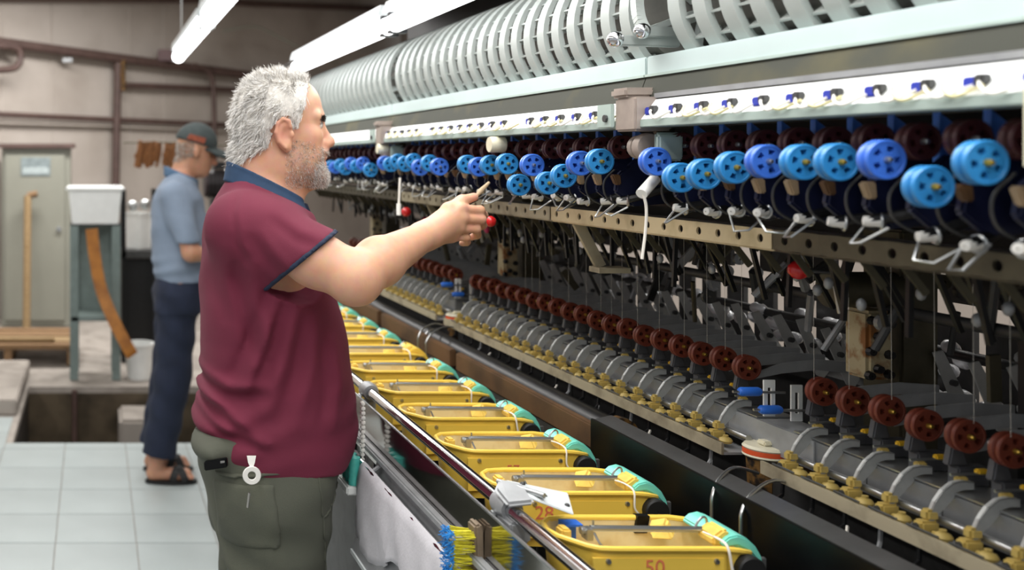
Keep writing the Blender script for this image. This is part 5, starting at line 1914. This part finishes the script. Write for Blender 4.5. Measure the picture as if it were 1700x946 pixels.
for s_ in (-1, 1):
    B2.add(cap_((.06, s_ * .085, .95), (.03, s_ * .09, .5), .085, .055), .03)
    B2.add(cap_((.03, s_ * .09, .5), (-.055, s_ * .095, .09), .055, .038), .02)
    B2.add(cap_((-.07, s_ * .095, .045), (.09, s_ * .10, .042), .034, .030), .02)
    for q in range(5):
        B2.add(cap_((.09, s_ * .10 + (q - 2) * .014, .038), (.125 - .006 * abs(q - 1.5), s_ * .10 + (q - 2) * .016, .032), .011, .009), .006)
    e_ = (.10, s_ * .235, 1.13)
    B2.add(cap_((.035, s_ * .185, 1.40), e_, .05, .042), .02)
    B2.add(cap_(e_, (.30, s_ * .18, 1.10), .04, .028), .02)
    B2.add(ell((.345, s_ * .165, 1.10), (.045, .022, .03)), .015)
    for q in range(4):
        B2.add(cap_((.375, s_ * .165, 1.12 - .014 * q), (.41, s_ * .15, 1.112 - .016 * q), .009, .0075), .005)
    B2.add(cap_((.35, s_ * .15, 1.125), (.39, s_ * .13, 1.14), .011, .009), .006)
p_, q_ = nets(B2.v, B2.g, 1)
p2_, q2_ = p_, q_
b2 = skin_mesh('body', p_, q_, M_skin, man2)
tint(b2, p_, '#bd8a6e', [((-.0, 0, .05), (.2, .2, .1), '#b98870', .6), (hd(.1, 0, -.03), (.03, .03, .03), '#b8705c', .6)])
sf = Field(*g2)
sf.add(loft(T2, 2.3), .02)
for s_ in (-1, 1):
    sf.add(cap_((.03, s_ * .175, 1.395), (.085, s_ * .228, 1.19), .068, .062), .04)
X, Y, Z = sf.full()
sf.v += folds(X * 1.0, Y, Z + .02, 2.) * 1.6
v = np.maximum(sf.v, (.975 - Z).astype(np.float32))
v = np.maximum(v, np.where(np.abs(Y) > .185, 1.175 - Z, -1).astype(np.float32))
v = np.maximum(v, (Z + .5 * X - 1.535).astype(np.float32))
p_, q_ = nets(v, sf.g, 1)
M_bsh = mat('pale_blue_shirting', '#7f8da0', .85, var=.08, scale=12)
skin_mesh('shirt', p_, q_, M_bsh, man2)
cl = Field(axis_((-.03, .2, .005)), axis_((-.12, .12, .005)), axis_((1.42, 1.58, .005)))
X, Y, Z = cl.full()
cz = 1.528 - .42 * (X - .02)
q = np.sqrt(((X - .075) / .078) ** 2 + (Y / .08) ** 2)
cl.v = np.maximum(np.maximum(np.abs(q - 1) * .075 - .008, Z - cz), cz - .05 - Z).astype(np.float32)
p_, q_ = nets(cl.v, cl.g, 1)
skin_mesh('collar', p_, q_, mat('blue_collar', '#55708c', .85, var=.1), man2)
tf = Field(*g2)
tf.add(loft([(.84, -.06, .185, 0, .182), (.92, -.066, .20, 0, .187), (.98, -.05, .20, 0, .17), (1.0, -.045, .198, 0, .168)], 2.4), .03)
for s_ in (-1, 1):
    tf.add(cap_((.055, s_ * .088, .90), (.025, s_ * .09, .5), .10, .088), .04)
    tf.add(cap_((.025, s_ * .09, .5), (-.045, s_ * .095, .13), .088, .082), .03)
X, Y, Z = tf.full()
tf.v += (.004 * np.sin(Z * 40 + X * 30 + 2 * np.sin(Y * 14))).astype(np.float32)
tf.v = np.maximum(tf.v, (.135 - Z - .15 * (X + .04)).astype(np.float32))
p_, q_ = nets(tf.v, tf.g, 1)
skin_mesh('trousers', p_, q_, mat('dark_navy_twill', '#1a2236', .9, var=.15), man2)
for s_ in (-1, 1):
    m = MB()
    out = []
    for i in range(24):
        a = 2 * PI * i / 24
        out.append((.018 + .128 * math.cos(a), s_ * .098 + (.047 + .006 * math.cos(a)) * math.sin(a), 0.0))
    m.prism(out, (0, 0, .018))
    m.build('sandal_sole', M_rubber, man2, bevel=.003)
    m = MB()
    for (ua, ub) in ((.02, .085), (.085, .02)):
        pts = []
        for i in range(11):
            t = i / 10
            a = PI * t
            pts.append(Vector((ua + (ub - ua) * t, s_ * .098 - .046 * math.cos(a), .022 + .060 * math.sin(a) * (1.05 - (ua + (ub - ua) * t) * 2.2))))
        for i in range(10):
            m.bar(pts[i], pts[i + 1], .034, .005, (0, math.cos(PI * (i + .5) / 10) * -1, math.sin(PI * (i + .5) / 10)))
    m.build('sandal_strap', M_rubber, man2)
# cap
cp = Field(axis_((-.02, .42, .0055)), axis_((-.12, .12, .0055)), axis_((1.52, 1.80, .0055)))
cp.add(ell(hd(-.012, 0, .038), (.106, .088, .100)), .01)
a = .30
X, Y, Z = cp.full()
ul = (X - HC[0]) * math.cos(a) - (Z - HC[2]) * math.sin(a)
zl = (X - HC[0]) * math.sin(a) + (Z - HC[2]) * math.cos(a)
crown = np.maximum(cp.v, .032 - zl)
bill = np.maximum(np.sqrt(((ul - .095) / .140) ** 2 + (Y / .078) ** 2) - 1, 0) * .08
bill = np.maximum((np.sqrt(((ul - .095) / .140) ** 2 + (Y / .078) ** 2) - 1) * .08, np.abs(zl - .040 + 5.0 * Y * Y + .10 * np.clip(ul - .07, 0, 1)) - .006)
bill = np.maximum(bill, .03 - ul)
v = np.minimum(crown, bill).astype(np.float32)
p_, q_ = nets(v, cp.g, 1)
capo = skin_mesh('cap', p_, q_, mat('faded_black_cap', '#3c4444', .85, var=.15, scale=30), man2)
MB().prism([hd(-.07, -.0855, .038), hd(.02, -.092, .04), hd(.02, -.092, .068), hd(-.06, -.086, .066)], (0, .02, 0)).build('orange_patch', mat('faded_orange_print', '#8a4630', .8, var=.3, scale=120), capo)
# short grey hair showing under the cap
nape = (p2_[:, 2] > 1.545) & (p2_[:, 2] < 1.66) & (p2_[:, 0] < .135) & (np.abs(p2_[:, 1]) < .085) & (p2_[:, 2] > 1.56 + .5 * np.clip(p2_[:, 0] - .06, 0, 1))
h2 = strands('hair', p2_[nape], vnormals(p2_, q2_)[nape], lambda p, n: n * .4 + np.array([-.2, 0, -.8]), 1500, .010, .0012, [mat('hair_grey', '#c3bdb4'), mat('beard_dark', '#7a6b60')], man2, 21, .25)
h2['kind'] = 'stuff'
